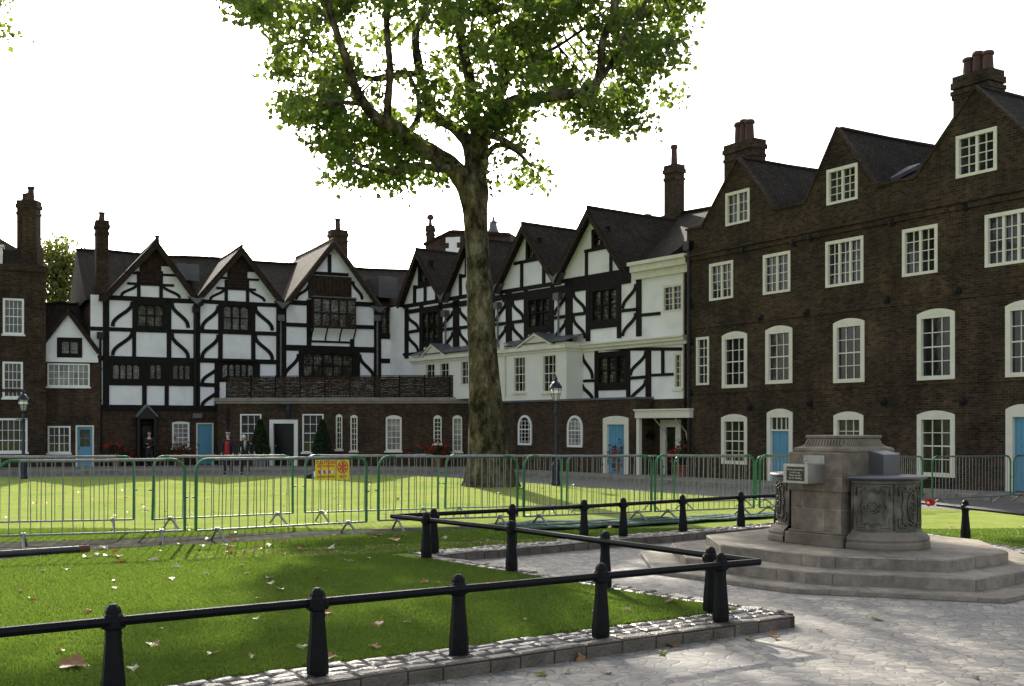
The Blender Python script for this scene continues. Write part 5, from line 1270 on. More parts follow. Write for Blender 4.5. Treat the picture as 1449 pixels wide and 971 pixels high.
# ------------------------------------------------------------------ PIPE, POPPY, SMALL THINGS
def small():
    a = Vector((*G_(-120,797), .13)); b = Vector((*G_(112,782), .13)); c = Vector((*G_(126,781), .13))
    t = thing('dark_pipe', tuple(b), 'long dark pipe with a rusty end lying on the grass at the left edge', 'pipe')
    m = MB(); m.tube([a, b], .045, 10); m.build('tube', 'pipe_dark', t); m = MB(); m.tube([b, c], .048, 10); m.build('end_cap', 'rust', t)
    # red paper poppy hooked on the rail
    p = Vector((*XY(1315, 15.9), EH-(711-HY)*15.9/FP)); t = thing('paper_poppy', tuple(p), 'crumpled red and white poppy caught on the black rail right of the fountain', 'paper flower')
    m = MB()
    for i in range(7):
        q = i*2*math.pi/7; d = Vector((math.cos(q)*.085, -.02+.02*math.sin(i*3), math.sin(q)*.055)); n = Vector((-math.sin(q), .3*math.cos(i), math.cos(q)))*.035
        m.idx([p, p+d*.6+n+Vector((0,-.025,0)), p+d, p+d*.6-n-Vector((0,.012,0))], [(0,1,2,3)])
    o = m.build('petals', 'petal', t); md = o.modifiers.new('Solidify','SOLIDIFY'); md.thickness = .004
    m = MB(); m.lathe((p.x-.03,p.y-.03,p.z-.005), [(0,-.018),(.02,-.01),(.02,.012),(0,.018)], 8); m.lathe((p.x+.075,p.y-.02,p.z-.045), [(0,-.02),(.022,0),(0,.02)], 6); m.build('paper_scrap', 'cloth_white', t)
    # trestle like board at the lawn edge and the small floodlight
    Y = 46.2; x0 = XY(341,Y)[0]; x1 = XY(368,Y)[0]; z = EH-(675.5-HY)*Y/FP
    t = thing('low_trestle', ((x0+x1)/2, Y, gz(Y)), 'low pale board on short splayed legs by the two standing men', 'trestle')
    m = MB(); m.box(((x0+x1)/2, Y, z), (x1-x0, .22, .035), 0, (0,.03)); m.build('board', 'render_cream', t)
    for x in (x0+.08, x1-.08):
        m = MB()
        for s in (-1,1): m.tube([(x,Y,z-.01),(x+s*.09,Y+s*.1,gz(Y))], .014, 5)
        m.build('leg', 'iron', t)
    Y = 43; x, _ = XY(441, Y); zz = EH-(676-HY)*Y/FP
    t = thing('ground_spotlight', (x, Y, gz(Y)), 'small dark ground spotlight with a pale rim beside the caution sign', 'spotlight')
    m = MB(); m.tube([(x-.18,Y,zz),(x+.1,Y,zz+.07)], [.12,.16], 12); m.tube([(x,Y,zz-.02),(x,Y,gz(Y))], .03, 6); m.build('housing', 'black_paint', t); m = MB(); m.tube([(x+.1,Y,zz+.07),(x+.17,Y,zz+.09)], .165, 12); m.build('rim', 'white_paint', t)
small()
# ------------------------------------------------------------------ BIG PLANE TREE
def cr(pts, n=5):                            # smooth a polyline of (x,y,z,r)
    out = []; P = [pts[0]]+list(pts)+[pts[-1]]
    for i in range(1, len(P)-2):
        for k in range(n):
            t = k/n; a, b, c, d = (np.array(P[i+j], float) for j in (-1,0,1,2))
            out.append(.5*((2*b)+(-a+c)*t+(2*a-5*b+4*c-d)*t*t+(-a+3*b-3*c+d)*t**3))
    out.append(np.array(P[-2], float)); return out
YT = 36.4
def plane_tree():
    bx, by = XY(694, YT); z0 = gz(YT)
    t = thing('plane_tree', (bx, by, z0), 'huge old plane tree with a thick mottled trunk in the middle of the lawn', 'tree')
    pp = lambda px, py, dy=0: PX(px, py, YT+dy)
    m = MB(); S = YT/FP
    sec = [(694,699,62,0),(694,692,47,0),(694,678,39,0),(692,655,33,0),(690,620,30,0),(687,580,26,0),(685,540,24,0),(684,500,22.5,0),(681,450,21,0),(679,420,19.5,0),(678,403,22,0),(677,390,19,0),(675,350,18,0),(672,300,19,0),(670,275,23,0),(670,250,20,0)]
    pts = cr([(*pp(a, b, d), r*S*.91) for a, b, r, d in sec], 4); n = 28; k = 0
    for i, p in enumerate(pts):
        for j in range(n):
            q = 2*math.pi*j/n; fl = max(0, 1-(p[2]-z0)/1.3)
            rr = p[3]*(1+.035*math.sin(5*q+p[2]*.9)+.03*math.sin(3*q-p[2]*1.7)+.02*math.sin(11*q+p[2]*3.1)+fl*.12*math.sin(7*q+1))
            m.v.append((p[0]+rr*math.cos(q), p[1]+rr*math.sin(q), p[2]))
    for i in range(len(pts)-1):
        for j in range(n): m.f.append((i*n+j, i*n+(j+1) % n, (i+1)*n+(j+1) % n, (i+1)*n+j)); m.m.append(0)
    m.f.append(tuple(range((len(pts)-1)*n, len(pts)*n))); m.m.append(0)
    m.build('trunk', 'bark', t, smooth=True)
    # limbs in picture columns/rows plus a depth offset, radii in picture units
    L = [[(668,285,15,0),(652,250,15,0),(630,228,13,-.3),(600,210,12,-.8),(575,192,11,-1.2),(552,176,10,-1.6),(530,165,8,-1.8),(505,130,7,-2.2),(492,90,6,-2.6),(478,50,5,-3),(462,0,4,-3.4),(450,-60,3,-3.6)],
         [(548,174,6,-1.6),(549,140,5.5,-1.8),(552,100,5,-2),(548,50,4.5,-2),(546,0,4,-2),(540,-80,3,-2)],
         [(665,262,12,0),(668,215,12,.6),(648,185,9,1.0),(612,160,8,1.5),(600,125,7.5,2),(592,90,7,2.2),(588,50,6,2.5),(600,20,5,2.5),(612,-30,4,2.6)],
         [(594,105,5,2),(570,105,5,2.2),(530,112,4,2.6),(495,100,3,3)],
         [(590,50,4,2.4),(575,15,3.5,2.4),(570,-40,3,2.6)],
         [(672,270,14,0),(678,230,14,0),(680,200,12,-.4),(698,165,10,-.8),(722,146,9,-1.2),(755,140,8,-1.8),(795,135,7,-2.4),(838,126,6.5,-2.8),(850,95,5.5,-3),(852,60,5,-3.2),(868,20,4.5,-3.4),(876,-40,4,-3.4)],
         [(842,122,4.5,-2.8),(868,85,4,-2.6),(885,50,3.5,-2.4),(905,20,3,-2.4),(925,-20,2.5,-2.2)],
         [(676,240,12,.4),(684,190,11,1.0),(700,150,9,1.6),(712,112,9,2),(706,70,7,2),(694,30,6,2.2),(684,-20,5,2.4)],
         [(712,112,7,2),(724,70,6,2.4),(738,30,5,2.6),(748,-30,4,2.8)],
         [(716,118,3.5,2),(745,90,3,1.6),(790,65,2.5,1.2),(835,35,2,1)],
         [(640,236,6,-.6),(618,240,4,-1.5),(590,232,3,-2.2),(560,238,2,-3)],
         [(690,190,5,-1),(715,200,4,-2),(740,215,3,-2.8)],
         [(686,222,5,-.3),(703,206,4,-1.2),(728,212,3,-1.8),(752,236,2,-2.2)], [(640,236,5,-.6),(600,236,4,-1.4),(560,246,3,-2),(505,232,2,-2.6)],
         [(676,230,10,0),(672,170,9,.2),(664,110,8,.4),(652,50,7,.5),(650,-20,6,.5)],
         [(575,192,5,-1.2),(592,165,4,-1),(590,130,3,-.6),(575,100,2.4,-.3)],
         [(520,150,3.5,-2),(490,145,2.6,-2.5),(455,150,2,-3)]]
    tips = []
    for Lm in L:
        c = cr([(*pp(a, b, d), r*S) for a, b, r, d in Lm], 4); b = MB()
        b.tube([p[:3] for p in c], [max(.02, p[3]*(1+.06*math.sin(i*1.9))) for i, p in enumerate(c)], 10); b.build('limb', 'bark', t, smooth=True)
        tips += [p for p in c[len(c)//3:]]
    # crown volume: clump centres inside the outline seen in the picture, then the dome above it
    poly = [(325,-30),(350,25),(395,45),(388,85),(410,120),(408,150),(440,175),(445,205),(475,225),(468,255),(505,248),(540,240),(566,268),(590,244),(625,256),(640,225),(650,262),(700,268),(718,245),(765,250),(742,215),(738,175),(780,160),(830,170),(872,180),(908,176),(896,150),(952,135),(940,100),(962,80),(985,40),(1000,-30)]
    def inside(x, y, P):
        c = False
        for i in range(len(P)):
            (x0,y0),(x1,y1) = P[i], P[i-1]
            if (y0 > y) != (y1 > y) and x < (x1-x0)*(y-y0)/(y1-y0)+x0: c = not c
        return c
    gaps = [(815,62,30,38,.9),(690,95,14,40,.6),(660,120,12,14,.7),(560,150,14,8,.7),(600,225,22,10,.8),(700,190,12,12,.7),(770,178,30,10,.9),(440,60,14,10,.6),(735,110,16,14,.7),(500,20,16,8,.5),(620,60,12,20,.6),(560,190,18,8,.7),(860,120,14,14,.5),(900,90,16,10,.5)]
    # crown clumps left out so the low sun lights chosen ground patches: (column, row, half width, half depth)
    sun_patches = [(950,790,1.3,1.1),(1040,762,1.3,1.2),(1385,775,.8,.8),(860,808,1.1,.9),(1215,882,1.1,.65),(1345,908,.8,.4),(1110,940,.8,.4),(1415,800,.8,1.1),(1290,955,.9,.35),(120,812,1.6,1.1),(250,850,.8,.5),(560,882,.6,.4),(930,858,.7,.45),(720,892,.5,.35),(40,900,.7,.5),(390,905,.5,.4)]
    sun_patches = [((a-CX)/FP*(EH-.05)*FP/(b-HY), (EH-.05)*FP/(b-HY), c, d) for a, b, c, d in sun_patches]
    def sunlit(p):
        k = (p[2]-.05)/math.tan(R(26.5)); gx, gy = p[0]+.2055*k, p[1]-.9787*k
        return any(((gx-a)/(c+.30))**2+((gy-b)/(d*1.15+.45))**2 < 1 for a, b, c, d in sun_patches)
    C = []
    while len(C) < 370:
        x, y = random.uniform(325,1000), random.uniform(-30,270)
        if not inside(x, y, poly): continue
        if any(((x-a)/rx)**2+((y-b)/ry)**2 < 1 and random.random() < p for a, b, rx, ry, p in gaps): continue
        if 640 < x < 700 and y > 185 and random.random() < .8: continue
        if math.sin(x*.045+1)*math.sin(y*.06+x*.013)+.25*math.sin(x*.11-y*.09) < -.50: continue
        edge = min(1, max(.25, (275-y)/160)); q = np.array(pp(x, y, random.gauss(1.1*edge, 2.7*edge)))
        if sunlit(q) and random.random() < .93: continue
        C.append(q)
    for x, y in ((705,180),(716,196),(730,214),(748,236),(708,226),(702,252),(730,244),(742,196),(720,172),(755,246),(476,238),(492,250),(512,236),(536,226),(560,252),(566,262),(592,236),(540,240),(500,222),(620,226),(480,214)):
        C.append(np.array(pp(x, y, random.gauss(-1.9, .5))))
    n0 = len(C); cc = np.array([bx+.1, by, 18.2])
    while len(C) < n0+135:
        d = np.random.normal(size=3); d /= np.linalg.norm(d); r = random.random()**.38
        p = cc+d*r*np.array([8.6,8.2,6.6])
        if EH-(-20-HY)*p[1]/FP*1.0 > p[2]: continue
        if math.sin(p[0]*.75+1)*math.sin(p[1]*.6+.35*p[2]) > .05: continue
        if sunlit(p): continue
        C.append(p)
    # twigs: short drooping stems from the nearest limb towards some clumps
    tw = MB(); tp = np.array([q[:3] for q in tips])
    for c in C[:n0:2]:
        k = np.argmin(np.linalg.norm(tp-c, axis=1)); a = tp[k]; d = np.linalg.norm(c-a)
        if d < 4.5: mid = (a+c)/2+np.array([0,0,.25*d*.4]); tw.tube([a, mid, c], [.032,.022,.009], 4, cap=False)
    tag(tw.build('twigs', 'twig', t), kind='stuff')
    P = []
    for i, c in enumerate(C):
        k = (66 if i < n0-21 else 40) if i < n0 else 66; k = int(k*(.62 if i < n0 and c[2] < 10.6 else 1)); s = random.uniform(.24,.44) if i < n0 else random.uniform(.4,.62)
        P.append(c+np.clip(np.random.normal(size=(k,3)), -1.75, 1.75)*s*np.array([1,1,.62])+np.array([0,0,-.1]))
    P = np.concatenate(P); V, Fc = leafcloud(P, .18, .5, .5); npmesh('crown', V, Fc, 'leaves', t, (bx,by,z0))
plane_tree()
def other_tree(x, y, h, R_, label, seed, mt='leaves', trunk_h=4.5, n=420, leaf=.2, k=60, rz=.55, rule=None):
    rs = np.random.RandomState(seed); z0 = gz(y); t = thing('tree', (x, y, z0), label, 'tree'); b = MB()
    b.tube([(x,y,z0),(x+.1,y,z0+trunk_h*.5),(x,y+.1,z0+trunk_h),(x-.1,y,z0+h*.7)], [.5,.38,.32,.12], 10); b.build('trunk', 'bark', t, smooth=True)
    cc = np.array([x, y, z0+h-R_*rz*1.6]); C = []
    while len(C) < n:
        d = rs.normal(size=3); d /= np.linalg.norm(d); p = cc+d*rs.rand()**.4*np.array([R_,R_,R_*rz*1.6])
        if math.sin(p[0]*.9+seed)*math.sin(p[1]*.85+.4*p[2]) > .3 or p[2] < z0+trunk_h*.8 or (rule and rule(p)): continue
        C.append(p)
    b = MB()
    for c in C[::12]:
        if rule and CX+c[0]/c[1]*FP > -90: continue
        m_ = (cc+c)/2-np.array([0,0,R_*.2]); b.tube([(x,y,z0+trunk_h), m_, c], [.14,.08,.02], 5, cap=False)
    b.build('limbs', 'bark', t)
    P = np.concatenate([c+rs.normal(size=(k,3))*.5*np.array([1,1,.65]) for c in C]); V, Fc = leafcloud(P, leaf); npmesh('crown', V, Fc, mt, t, (x,y,z0))
def clear_left(p):                            # its crown overhangs high above the houses; only its lowest tips reach down at the left
    x = CX+p[0]/p[1]*FP; y = HY-(p[2]-EH)/p[1]*FP
    return (x > -40 and y > -70) and not (x < 12 and y < 55 and random.random() < .5)
other_tree(-23.5, 46, 31, 11.5, 'leafy tree whose branch tips just reach in at the top left corner', 11, trunk_h=10, rz=.5, rule=clear_left, n=420, k=58, leaf=.24)
other_tree(*XY(88, 92), 17.6, 2.3, 'pale green tree seen over the cottage roof at the left', 12, 'leaves_far', n=110, leaf=.24, k=55, rz=.85, trunk_h=9)
other_tree(13.5, 23, 17, 6.0, 'tall tree standing out of frame on the right side of the green', 13, trunk_h=8, n=230) if False else None
# ------------------------------------------------------------------ PEOPLE
def skin(name, nodes, edges, m, par, loc, rz, sub=2):
    me = bpy.data.meshes.new(name); me.from_pydata([n[0] for n in nodes], edges, []); o = bpy.data.objects.new(name, me); COL.objects.link(o)
    md = o.modifiers.new('Skin', 'SKIN'); md.use_smooth_shade = True; sv = me.skin_vertices[0].data
    for i, n in enumerate(nodes):
        r = n[1]; sv[i].radius = r if isinstance(r, tuple) else (r, r); sv[i].use_root = (i == 0)
    s = o.modifiers.new('Sub', 'SUBSURF'); s.levels = sub; s.render_levels = sub
    bpy.context.view_layer.update(); dg = bpy.context.evaluated_depsgraph_get()
    m2 = bpy.data.meshes.new_from_object(o.evaluated_get(dg)); bpy.data.objects.remove(o)
    m2.materials.clear(); m2.materials.append(M[m]); m2.polygons.foreach_set('use_smooth', [True]*len(m2.polygons))
    q = bpy.data.objects.new(name, m2); COL.objects.link(q); q.parent = par; return q
def person(px, Y, label, rz, pose, coat, legs, zadd=0, height=1.0):
    x, _ = XY(px, Y); z0 = gz(Y)+zadd; t = thing('person', (x, Y, z0), label, 'person'); t.rotation_euler = (0,0,rz); t.scale = (height,)*3
    V = lambda *a: tuple(a); l = pose['lean']      # forward is -y in the local frame
    sh = lambda h: (0, -l*max(0, h-.95)**1.25, h)
    hip, bel, che, nek, hed = sh(.94), sh(1.10), sh(1.32), sh(1.48), pose['head']
    N = [((hip[0],hip[1],hip[2]),(.13,.10)),((0,bel[1],bel[2]),(.125,.095)),((0,che[1],che[2]),(.15,.105)),((0,nek[1],nek[2]),(.06,.06)),(tuple(hed),(.05,.05))]
    E = [(0,1),(1,2),(2,3),(3,4)]; 
    for s in (-1,1):
        k = len(N); st = pose['stance']*s
        N += [((s*.09,hip[1],.88),.088),((s*.10+st*.3,-.01,.50),.058),((s*.10+st*.5,.01,.09),.042),((s*.11+st*.5,-.13,.045),.036)]; E += [(0,k),(k,k+1),(k+1,k+2),(k+2,k+3)]
        k = len(N); e, h = pose['arms'][0 if s < 0 else 1]; so = (s*.19, che[1], che[2]+.08)
        N += [(so,.055),(e,.042),(h,.028)]; E += [(2,k),(k,k+1),(k+1,k+2)]
    b = skin('body', N, E, 'skin', t, None, 0)
    # fingers and thumb of each hand, head with features: joined in one more continuous skin mesh of the body
    m = MB()
    for s, (e, h) in zip((-1,1), pose['arms']):
        d = (Vector(h)-Vector(e)).normalized(); sd = Vector((1,0,0)) if abs(d.x) < .8 else Vector((0,1,0)); sd = (sd-d*sd.dot(d)).normalized(); H_ = Vector(h)
        m.tube([H_-d*.01, H_+d*.04, H_+d*.085], [.026,.034,.030], 8); dn = d.cross(sd)*s
        for i, ln in enumerate((.060,.072,.068,.052)):
            p = H_+d*.08+sd*(-.024+.016*i); m.tube([p, p+d*ln*.5+dn*.006, p+d*ln*.85+dn*.022], [.0088,.0085,.006], 6)
        p = H_+d*.03+sd*-.028; m.tube([p, p+d*.025-sd*.022, p+d*.055-sd*.026], [.011,.010,.008], 6)
    c = Vector(hed)+Vector((0,-.015,.10)); yaw = pose.get('yaw', 0)
    k0 = len(m.v); n1, n2 = 16, 12; rot = Matrix.Rotation(yaw, 3, 'Z') @ Matrix.Rotation(pose.get('nod', 0), 3, 'X')
    for i in range(n2+1):
        ph = math.pi*i/n2
        for j in range(n1):
            q = 2*math.pi*j/n1; xx, yy, zz = math.sin(ph)*math.cos(q)*.078, math.sin(ph)*math.sin(q)*.098, math.cos(ph)*.122
            if zz < 0: xx *= 1+zz*2.0; yy = yy*(1+zz*1.2)-(.012 if yy < 0 else 0)
            if yy < -.07 and abs(xx) < .02 and -.035 < zz < .02: yy -= .022
            if yy < -.05 and .01 < zz < .035 and .015 < abs(xx) < .05: yy += .010
            m.v.append(tuple(c+rot @ Vector((xx, yy, zz))))
    for i in range(n2):
        for j in range(n1): m.f.append((k0+(i+1)*n1+j, k0+(i+1)*n1+(j+1) % n1, k0+i*n1+(j+1) % n1, k0+i*n1+j)); m.m.append(0)
    for s in (-1,1): p = c+rot @ Vector((s*.08, .01, -.005)); m.tube([p+Vector((0,0,-.03)), p+Vector((s*.012,0,0)), p+Vector((0,0,.03))], [.008,.014,.008], 6)
    m.tube([tuple(Vector(nek)), tuple(c-Vector((0,-.01,.06)))], [.055,.05], 10)
    hm = m.build('tmp', 'skin', None, smooth=True); 
    bm = bmesh.new(); bm.from_mesh(b.data); bm.from_mesh(hm.data); bm.to_mesh(b.data); bm.free(); bpy.data.objects.remove(hm)
    b.data.polygons.foreach_set('use_smooth', [True]*len(b.data.polygons))
    f = MB()
    for s in (-1,1): p = c+rot @ Vector((s*.030,-.088,.018)); f.lathe(p, [(0,-.008),(.011,-.004),(.011,.004),(0,.008)], 8)
    f.tube([c+rot @ Vector((-.026,-.100,-.052)), c+rot @ Vector((0,-.107,-.050)), c+rot @ Vector((.026,-.100,-.052))], .005, 5); fo = f.build('face_features', 'pipe_dark', None); fo.parent = b
    # coat: torso and sleeves; trousers
    Nc = [((0,hip[1],.86),(.175,.13)),((0,bel[1],bel[2]),(.158,.128)),((0,che[1],che[2]),(.185,.135)),((0,nek[1]+.01,nek[2]-.035),(.085,.08))]; Ec = [(0,1),(1,2),(2,3)]
    if coat[1] > 0: Nc.append(((0,hip[1]+.01,.86-coat[1]),(.21,.17))); Ec.append((0,4))
    for s in (-1,1):
        k = len(Nc); e, h = pose['arms'][0 if s < 0 else 1]; hh = Vector(e).lerp(Vector(h), .93)
        Nc += [((s*.20, che[1], che[2]+.085),.076),(e,.062),(tuple(hh),.048)]; Ec += [(2,k),(k,k+1),(k+1,k+2)]
    skin('coat', Nc, Ec, coat[0], t, None, 0)
    Nt = [((0,hip[1],.92),(.15,.115))]; Et = []
    for s in (-1,1):
        k = len(Nt); st = pose['stance']*s
        Nt += [((s*.095,hip[1],.84),.105),((s*.10+st*.3,-.01,.50),.080),((s*.10+st*.5,.01,.08),.062)]; Et += [(0,k),(k,k+1),(k+1,k+2)]
        sm = MB(); sm.tube([(s*.10+st*.5,.07,.045),(s*.10+st*.5,-.06,.05),(s*.11+st*.5,-.17,.035)], [.045,.052,.034], 8); so_ = sm.build('shoe', 'black_paint', None, smooth=True); so_.parent = t
    skin('trousers', Nt, Et, legs, t, None, 0)
    return t, c, rot, (hip, bel, che, nek)
def cap_of(m, c, rot, r, z0, z1, a=1.0): pass
arm = lambda e, h: (e, h)
# warder in a flat dark hat and long dark coat with red front
t, c, rot, J = person(323, 47.6, 'warder in a tall dark hat and long navy coat with a red front', 0, dict(lean=.05, head=(0,-.03,1.56), stance=.06, arms=[((-.27,-.0,1.12),(-.24,-.14,.88)), ((.27,0,1.12),(.24,-.14,.88))]), ('cloth_navy', .30), 'cloth_navy')
h = MB(); h.lathe((c.x,c.y,c.z+.055), [(.15,0),(.155,.012),(.095,.02),(.092,.10),(.10,.15),(.09,.165),(0,.17)], 16); ho = h.build('hat', 'cloth_navy', None); ho.parent = t
h = MB(); h.lathe((c.x,c.y,c.z+.075), [(.097,0),(.097,.03)], 16); h2 = h.build('hat_band', 'cloth_white', None); h2.parent = ho
h = MB()
for z0_, z1_, w in ((1.40,1.12,.10),(1.12,.88,.11),(.86,.60,.13)): 
    y = -.155 if z0_ < 1.2 else -.15; h.idx([(-w,y+.0,z1_),(w,y,z1_),(w*.9,y-.02,z0_),(-w*.9,y-.02,z0_)], [(0,1,2,3)]); h.idx([(-w,y+.03,z1_),(w,y+.03,z1_),(w*.9,y+.01,z0_),(-w*.9,y+.01,z0_)], [(3,2,1,0)])
h.tube([(0,-.12,1.38),(0,-.175,1.2),(0,-.175,.9),(0,-.19,.62)], [.09,.10,.10,.11], 10); hr = h.build('red_tunic', 'cloth_red', None, smooth=True); hr.parent = t
h = MB(); h.lathe((c.x,c.y-.075,c.z-.075), [(0,-.07),(.045,-.04),(.055,0),(.03,.03)], 10); hb = h.build('beard', 'hair_white', None, smooth=True); hb.parent = t
# bowing man in a dark suit
t, c, rot, J = person(346.5, 47.2, 'white haired man in a black suit, white shirt and dark tie, leaning forward', .25, dict(lean=.38, head=(-.05,-.27,1.49), stance=.08, nod=.5, yaw=-.2, arms=[((-.25,-.18,1.12),(-.20,-.26,.90)), ((.36,.08,1.20),(.40,-.02,.96))]), ('cloth_black', .08), 'cloth_black', height=.97)
h = MB(); k0 = 0
for i in range(8):
    ph = math.pi*.62*i/7
    for j in range(16):
        q = 2*math.pi*j/16; v_ = Vector((math.sin(ph)*math.cos(q)*.088, math.sin(ph)*math.sin(q)*.108+.012, math.cos(ph)*.130+.006))
        if v_.y < -.05: v_.z = max(v_.z, .075)
        h.v.append(tuple(c+rot @ v_))
for i in range(7):
    for j in range(16): h.f.append(((i+1)*16+j, (i+1)*16+(j+1) % 16, i*16+(j+1) % 16, i*16+j)); h.m.append(0)
hh = h.build('hair', 'hair_white', None, smooth=True); hh.parent = t
hip, bel, che, nek = J
h = MB(); h.tube([(0,nek[1]-.06,nek[2]-.04),(0,che[1]-.095,che[2]),(0,bel[1]-.10,bel[2]-.02)], [.04,.055,.03], 10); s_ = h.build('shirt', 'cloth_white', None, smooth=True); s_.parent = t
h = MB(); h.tube([(0,nek[1]-.115,nek[2]-.06),(0,che[1]-.172,che[2]),(0,bel[1]-.137,bel[2]+.02)], [.014,.022,.018], 6); s_ = h.build('tie', 'cloth_navy', None, smooth=True); s_.parent = t
# figure in the dark porch
t, c, rot, J = person(211.5, 57.8, 'dim figure in dark clothes standing inside the small black porch', 0, dict(lean=.03, head=(0,-.03,1.56), stance=.04, arms=[((-.26,0,1.14),(-.05,-.24,1.14)), ((.26,0,1.12),(.06,-.24,.98))]), ('cloth_black', .25), 'cloth_black', zadd=.03)
h = MB(); h.lathe((c.x,c.y+.01,c.z+.06), [(.095,0),(.10,.03),(.075,.07),(0,.085)], 14); ho = h.build('cap', 'cloth_black', None, smooth=True); ho.parent = t

# ------------------------------------------------------------------ GRASS BLADES, FALLEN LEAVES
def in_lawn(x, y):
    A = np.array([KA, K1, K2, K3, KD, (9.2,-28), (40,-28), (18,9), (10,22.6), (10,40), (-45,40), (-45,KA[1])]); c = np.zeros(len(x), bool)
    for i in range(len(A)):
        (x0,y0),(x1,y1) = A[i], A[i-1]
        if y0 == y1: continue
        m = ((y0 > y) != (y1 > y)) & (x < (x1-x0)*(y-y0)/(y1-y0)+x0); c ^= m
    return c
def grass():
    N = 1500000; Y = 5.2+(17.5-5.2)*np.random.rand(N)**1.25; X = (np.random.rand(N)-.5)*2*(.50*Y+.4)
    k = in_lawn(X, Y)
    # keep blades off the stones and the paver path
    for a, b, w in ((KA,K1,.40),(K1,K2,.15),(K2,K3,.40),(K3,KD,.28)):
        a = np.array(a); b = np.array(b); t = (b-a)/np.linalg.norm(b-a); n = np.array((t[1],-t[0])); d = (X-a[0])*n[0]+(Y-a[1])*n[1]; s = (X-a[0])*t[0]+(Y-a[1])*t[1]
        k &= ~((d > -w) & (d < .3) & (s > -.3) & (s < np.linalg.norm(b-a)+.3))
    fpA = np.array(fp); c = np.zeros(N, bool)
    for i in range(len(fpA)):
        (x0,y0),(x1,y1) = fpA[i], fpA[i-1]; m = ((y0 > Y) != (y1 > Y)) & (X < (x1-x0)*(Y-y0)/(y1-y0+1e-9)+x0); c ^= m
    k &= ~c
    wear = np.abs(Y-.36*X-15.15); k &= ~((wear < .55) & (X > -4) & (X < 2.6) & (np.random.rand(N) < .8))
    k &= ~((X > -.2) & (X < 6.5) & (Y > 16.9+.3*X) & (Y < 21) & (np.random.rand(N) < .8))
    X, Y = X[k][:430000], Y[k][:430000]; n = len(X)
    Z = np.interp(Y, [p[0] for p in GP], [p[1] for p in GP]); H = np.random.uniform(.016,.034,n)*(1+.35*np.sin(X*2.1)*np.sin(Y*1.7)); W_ = .0030*(1+Y/9)
    a = np.random.rand(n)*2*np.pi; l = np.random.normal(size=(n,2))*.35*H[:,None]
    V = np.empty((n,3,3)); V[:,0] = np.stack([X-np.cos(a)*W_, Y-np.sin(a)*W_, Z], 1); V[:,1] = np.stack([X+np.cos(a)*W_, Y+np.sin(a)*W_, Z], 1); V[:,2] = np.stack([X+l[:,0], Y+l[:,1], Z+H], 1)
    o = npmesh('grass', V.reshape(-1,3), np.arange(n*3).reshape(-1,3), 'blade'); tag(o, 'short mown grass growing on the shaded near lawn', 'grass', kind='stuff')
grass()
def leaf_mesh(m):
    """five-lobed curled plane leaf with a stalk"""
    n = 20; b = MB(); ring = []
    for i in range(n):
        a = 2*math.pi*i/n; lobe = .62+.38*abs(math.cos(2.5*(a-math.pi/2)))**1.3
        if abs(a-3*math.pi/2) < .35: lobe *= .55
        x, y = math.cos(a)*lobe, math.sin(a)*lobe; ring.append((x*.5, y*.5, .10*abs(x)+.12*(x*x+y*y)*math.sin(a*2+m)+.02*math.cos(5*a)))
    k = [(x*.45, y*.45, z*.3) for x, y, z in ring]
    b.v = [(0,0,0)]+k+ring
    for i in range(n): j = (i+1) % n; b.f += [(0,1+i,1+j), (1+i,1+n+i,1+n+j,1+j)]; b.m += [0,0]
    b.tube([(0,-.25,.0),(0,-.5,.03),(.05,-.75,.06)], [.014,.012,.010], 4)
    return b
kinds = [('fallen_brown','dry brown'), ('fallen_pale','pale bleached'), ('fallen_green','yellow green')]
protos = {}
for i, (mm, w) in enumerate(kinds): protos[mm] = leaf_mesh(i).build('fallen_leaf', mm)
used = set()
def leaf(px, py, s, kind, z, label, group=None):
    Y = (EH-z)*FP/(py-HY); x = (px-CX)/FP*Y; zz = gz(Y) if z > .05 else z; Y = (EH-zz)*FP/(py-HY); x = (px-CX)/FP*Y
    p = protos[kinds[kind][0]]; o = p if kind not in used else p.copy()
    if kind in used: COL.objects.link(o)
    used.add(kind); o.location = (x, Y, zz+(.028 if z > .05 else .006)); o.scale = (s,)*3; o.rotation_euler = (random.gauss(0,.22), random.gauss(0,.22), random.uniform(0,6.28)); tag(o, label, 'leaf', group)
leaf(105,947,.22,0,.09,'largest brown curled leaf on the near grass, at the bottom left corner','fallen plane leaves')
S1 = {0:'small dry brown fallen leaf lying on the lawn',1:'small pale bleached fallen leaf lying on the lawn',2:'small yellow green fallen leaf lying on the lawn'}
S2 = {0:'small dry brown fallen leaf lying on the paving',1:'small pale bleached fallen leaf lying on the paving',2:'small yellow green fallen leaf lying on the paving'}
for px, py, s, k in ((217,917,.11,0),(188,951,.08,1),(300,930,.08,1),(125,869,.10,0),(295,765,.12,1),(85,926,.07,0),(330,757,.14,1),(600,781,.1,1),(536,888,.11,0),(577,885,.07,1),(468,935,.10,0),(465,871,.10,0),(362,880,.07,1),(601,827,.11,0),(620,828,.07,0),(381,821,.08,1),(397,837,.09,1),(452,821,.08,0),(493,797,.12,1),(520,793,.09,0),(401,786,.08,1),(950,855,.12,0),(888,867,.08,1),(745,881,.06,0),(30,840,.08,0),(45,851,.08,0),(165,835,.08,0),(60,812,.10,1),(210,848,.06,0),(163,825,.07,0),(240,822,.11,0),(292,815,.07,1),(349,815,.08,1),(383,829,.09,1),(342,803,.07,1),(248,805,.12,1)):
    leaf(px, py, s, k, .09, S1[k], 'fallen plane leaves')
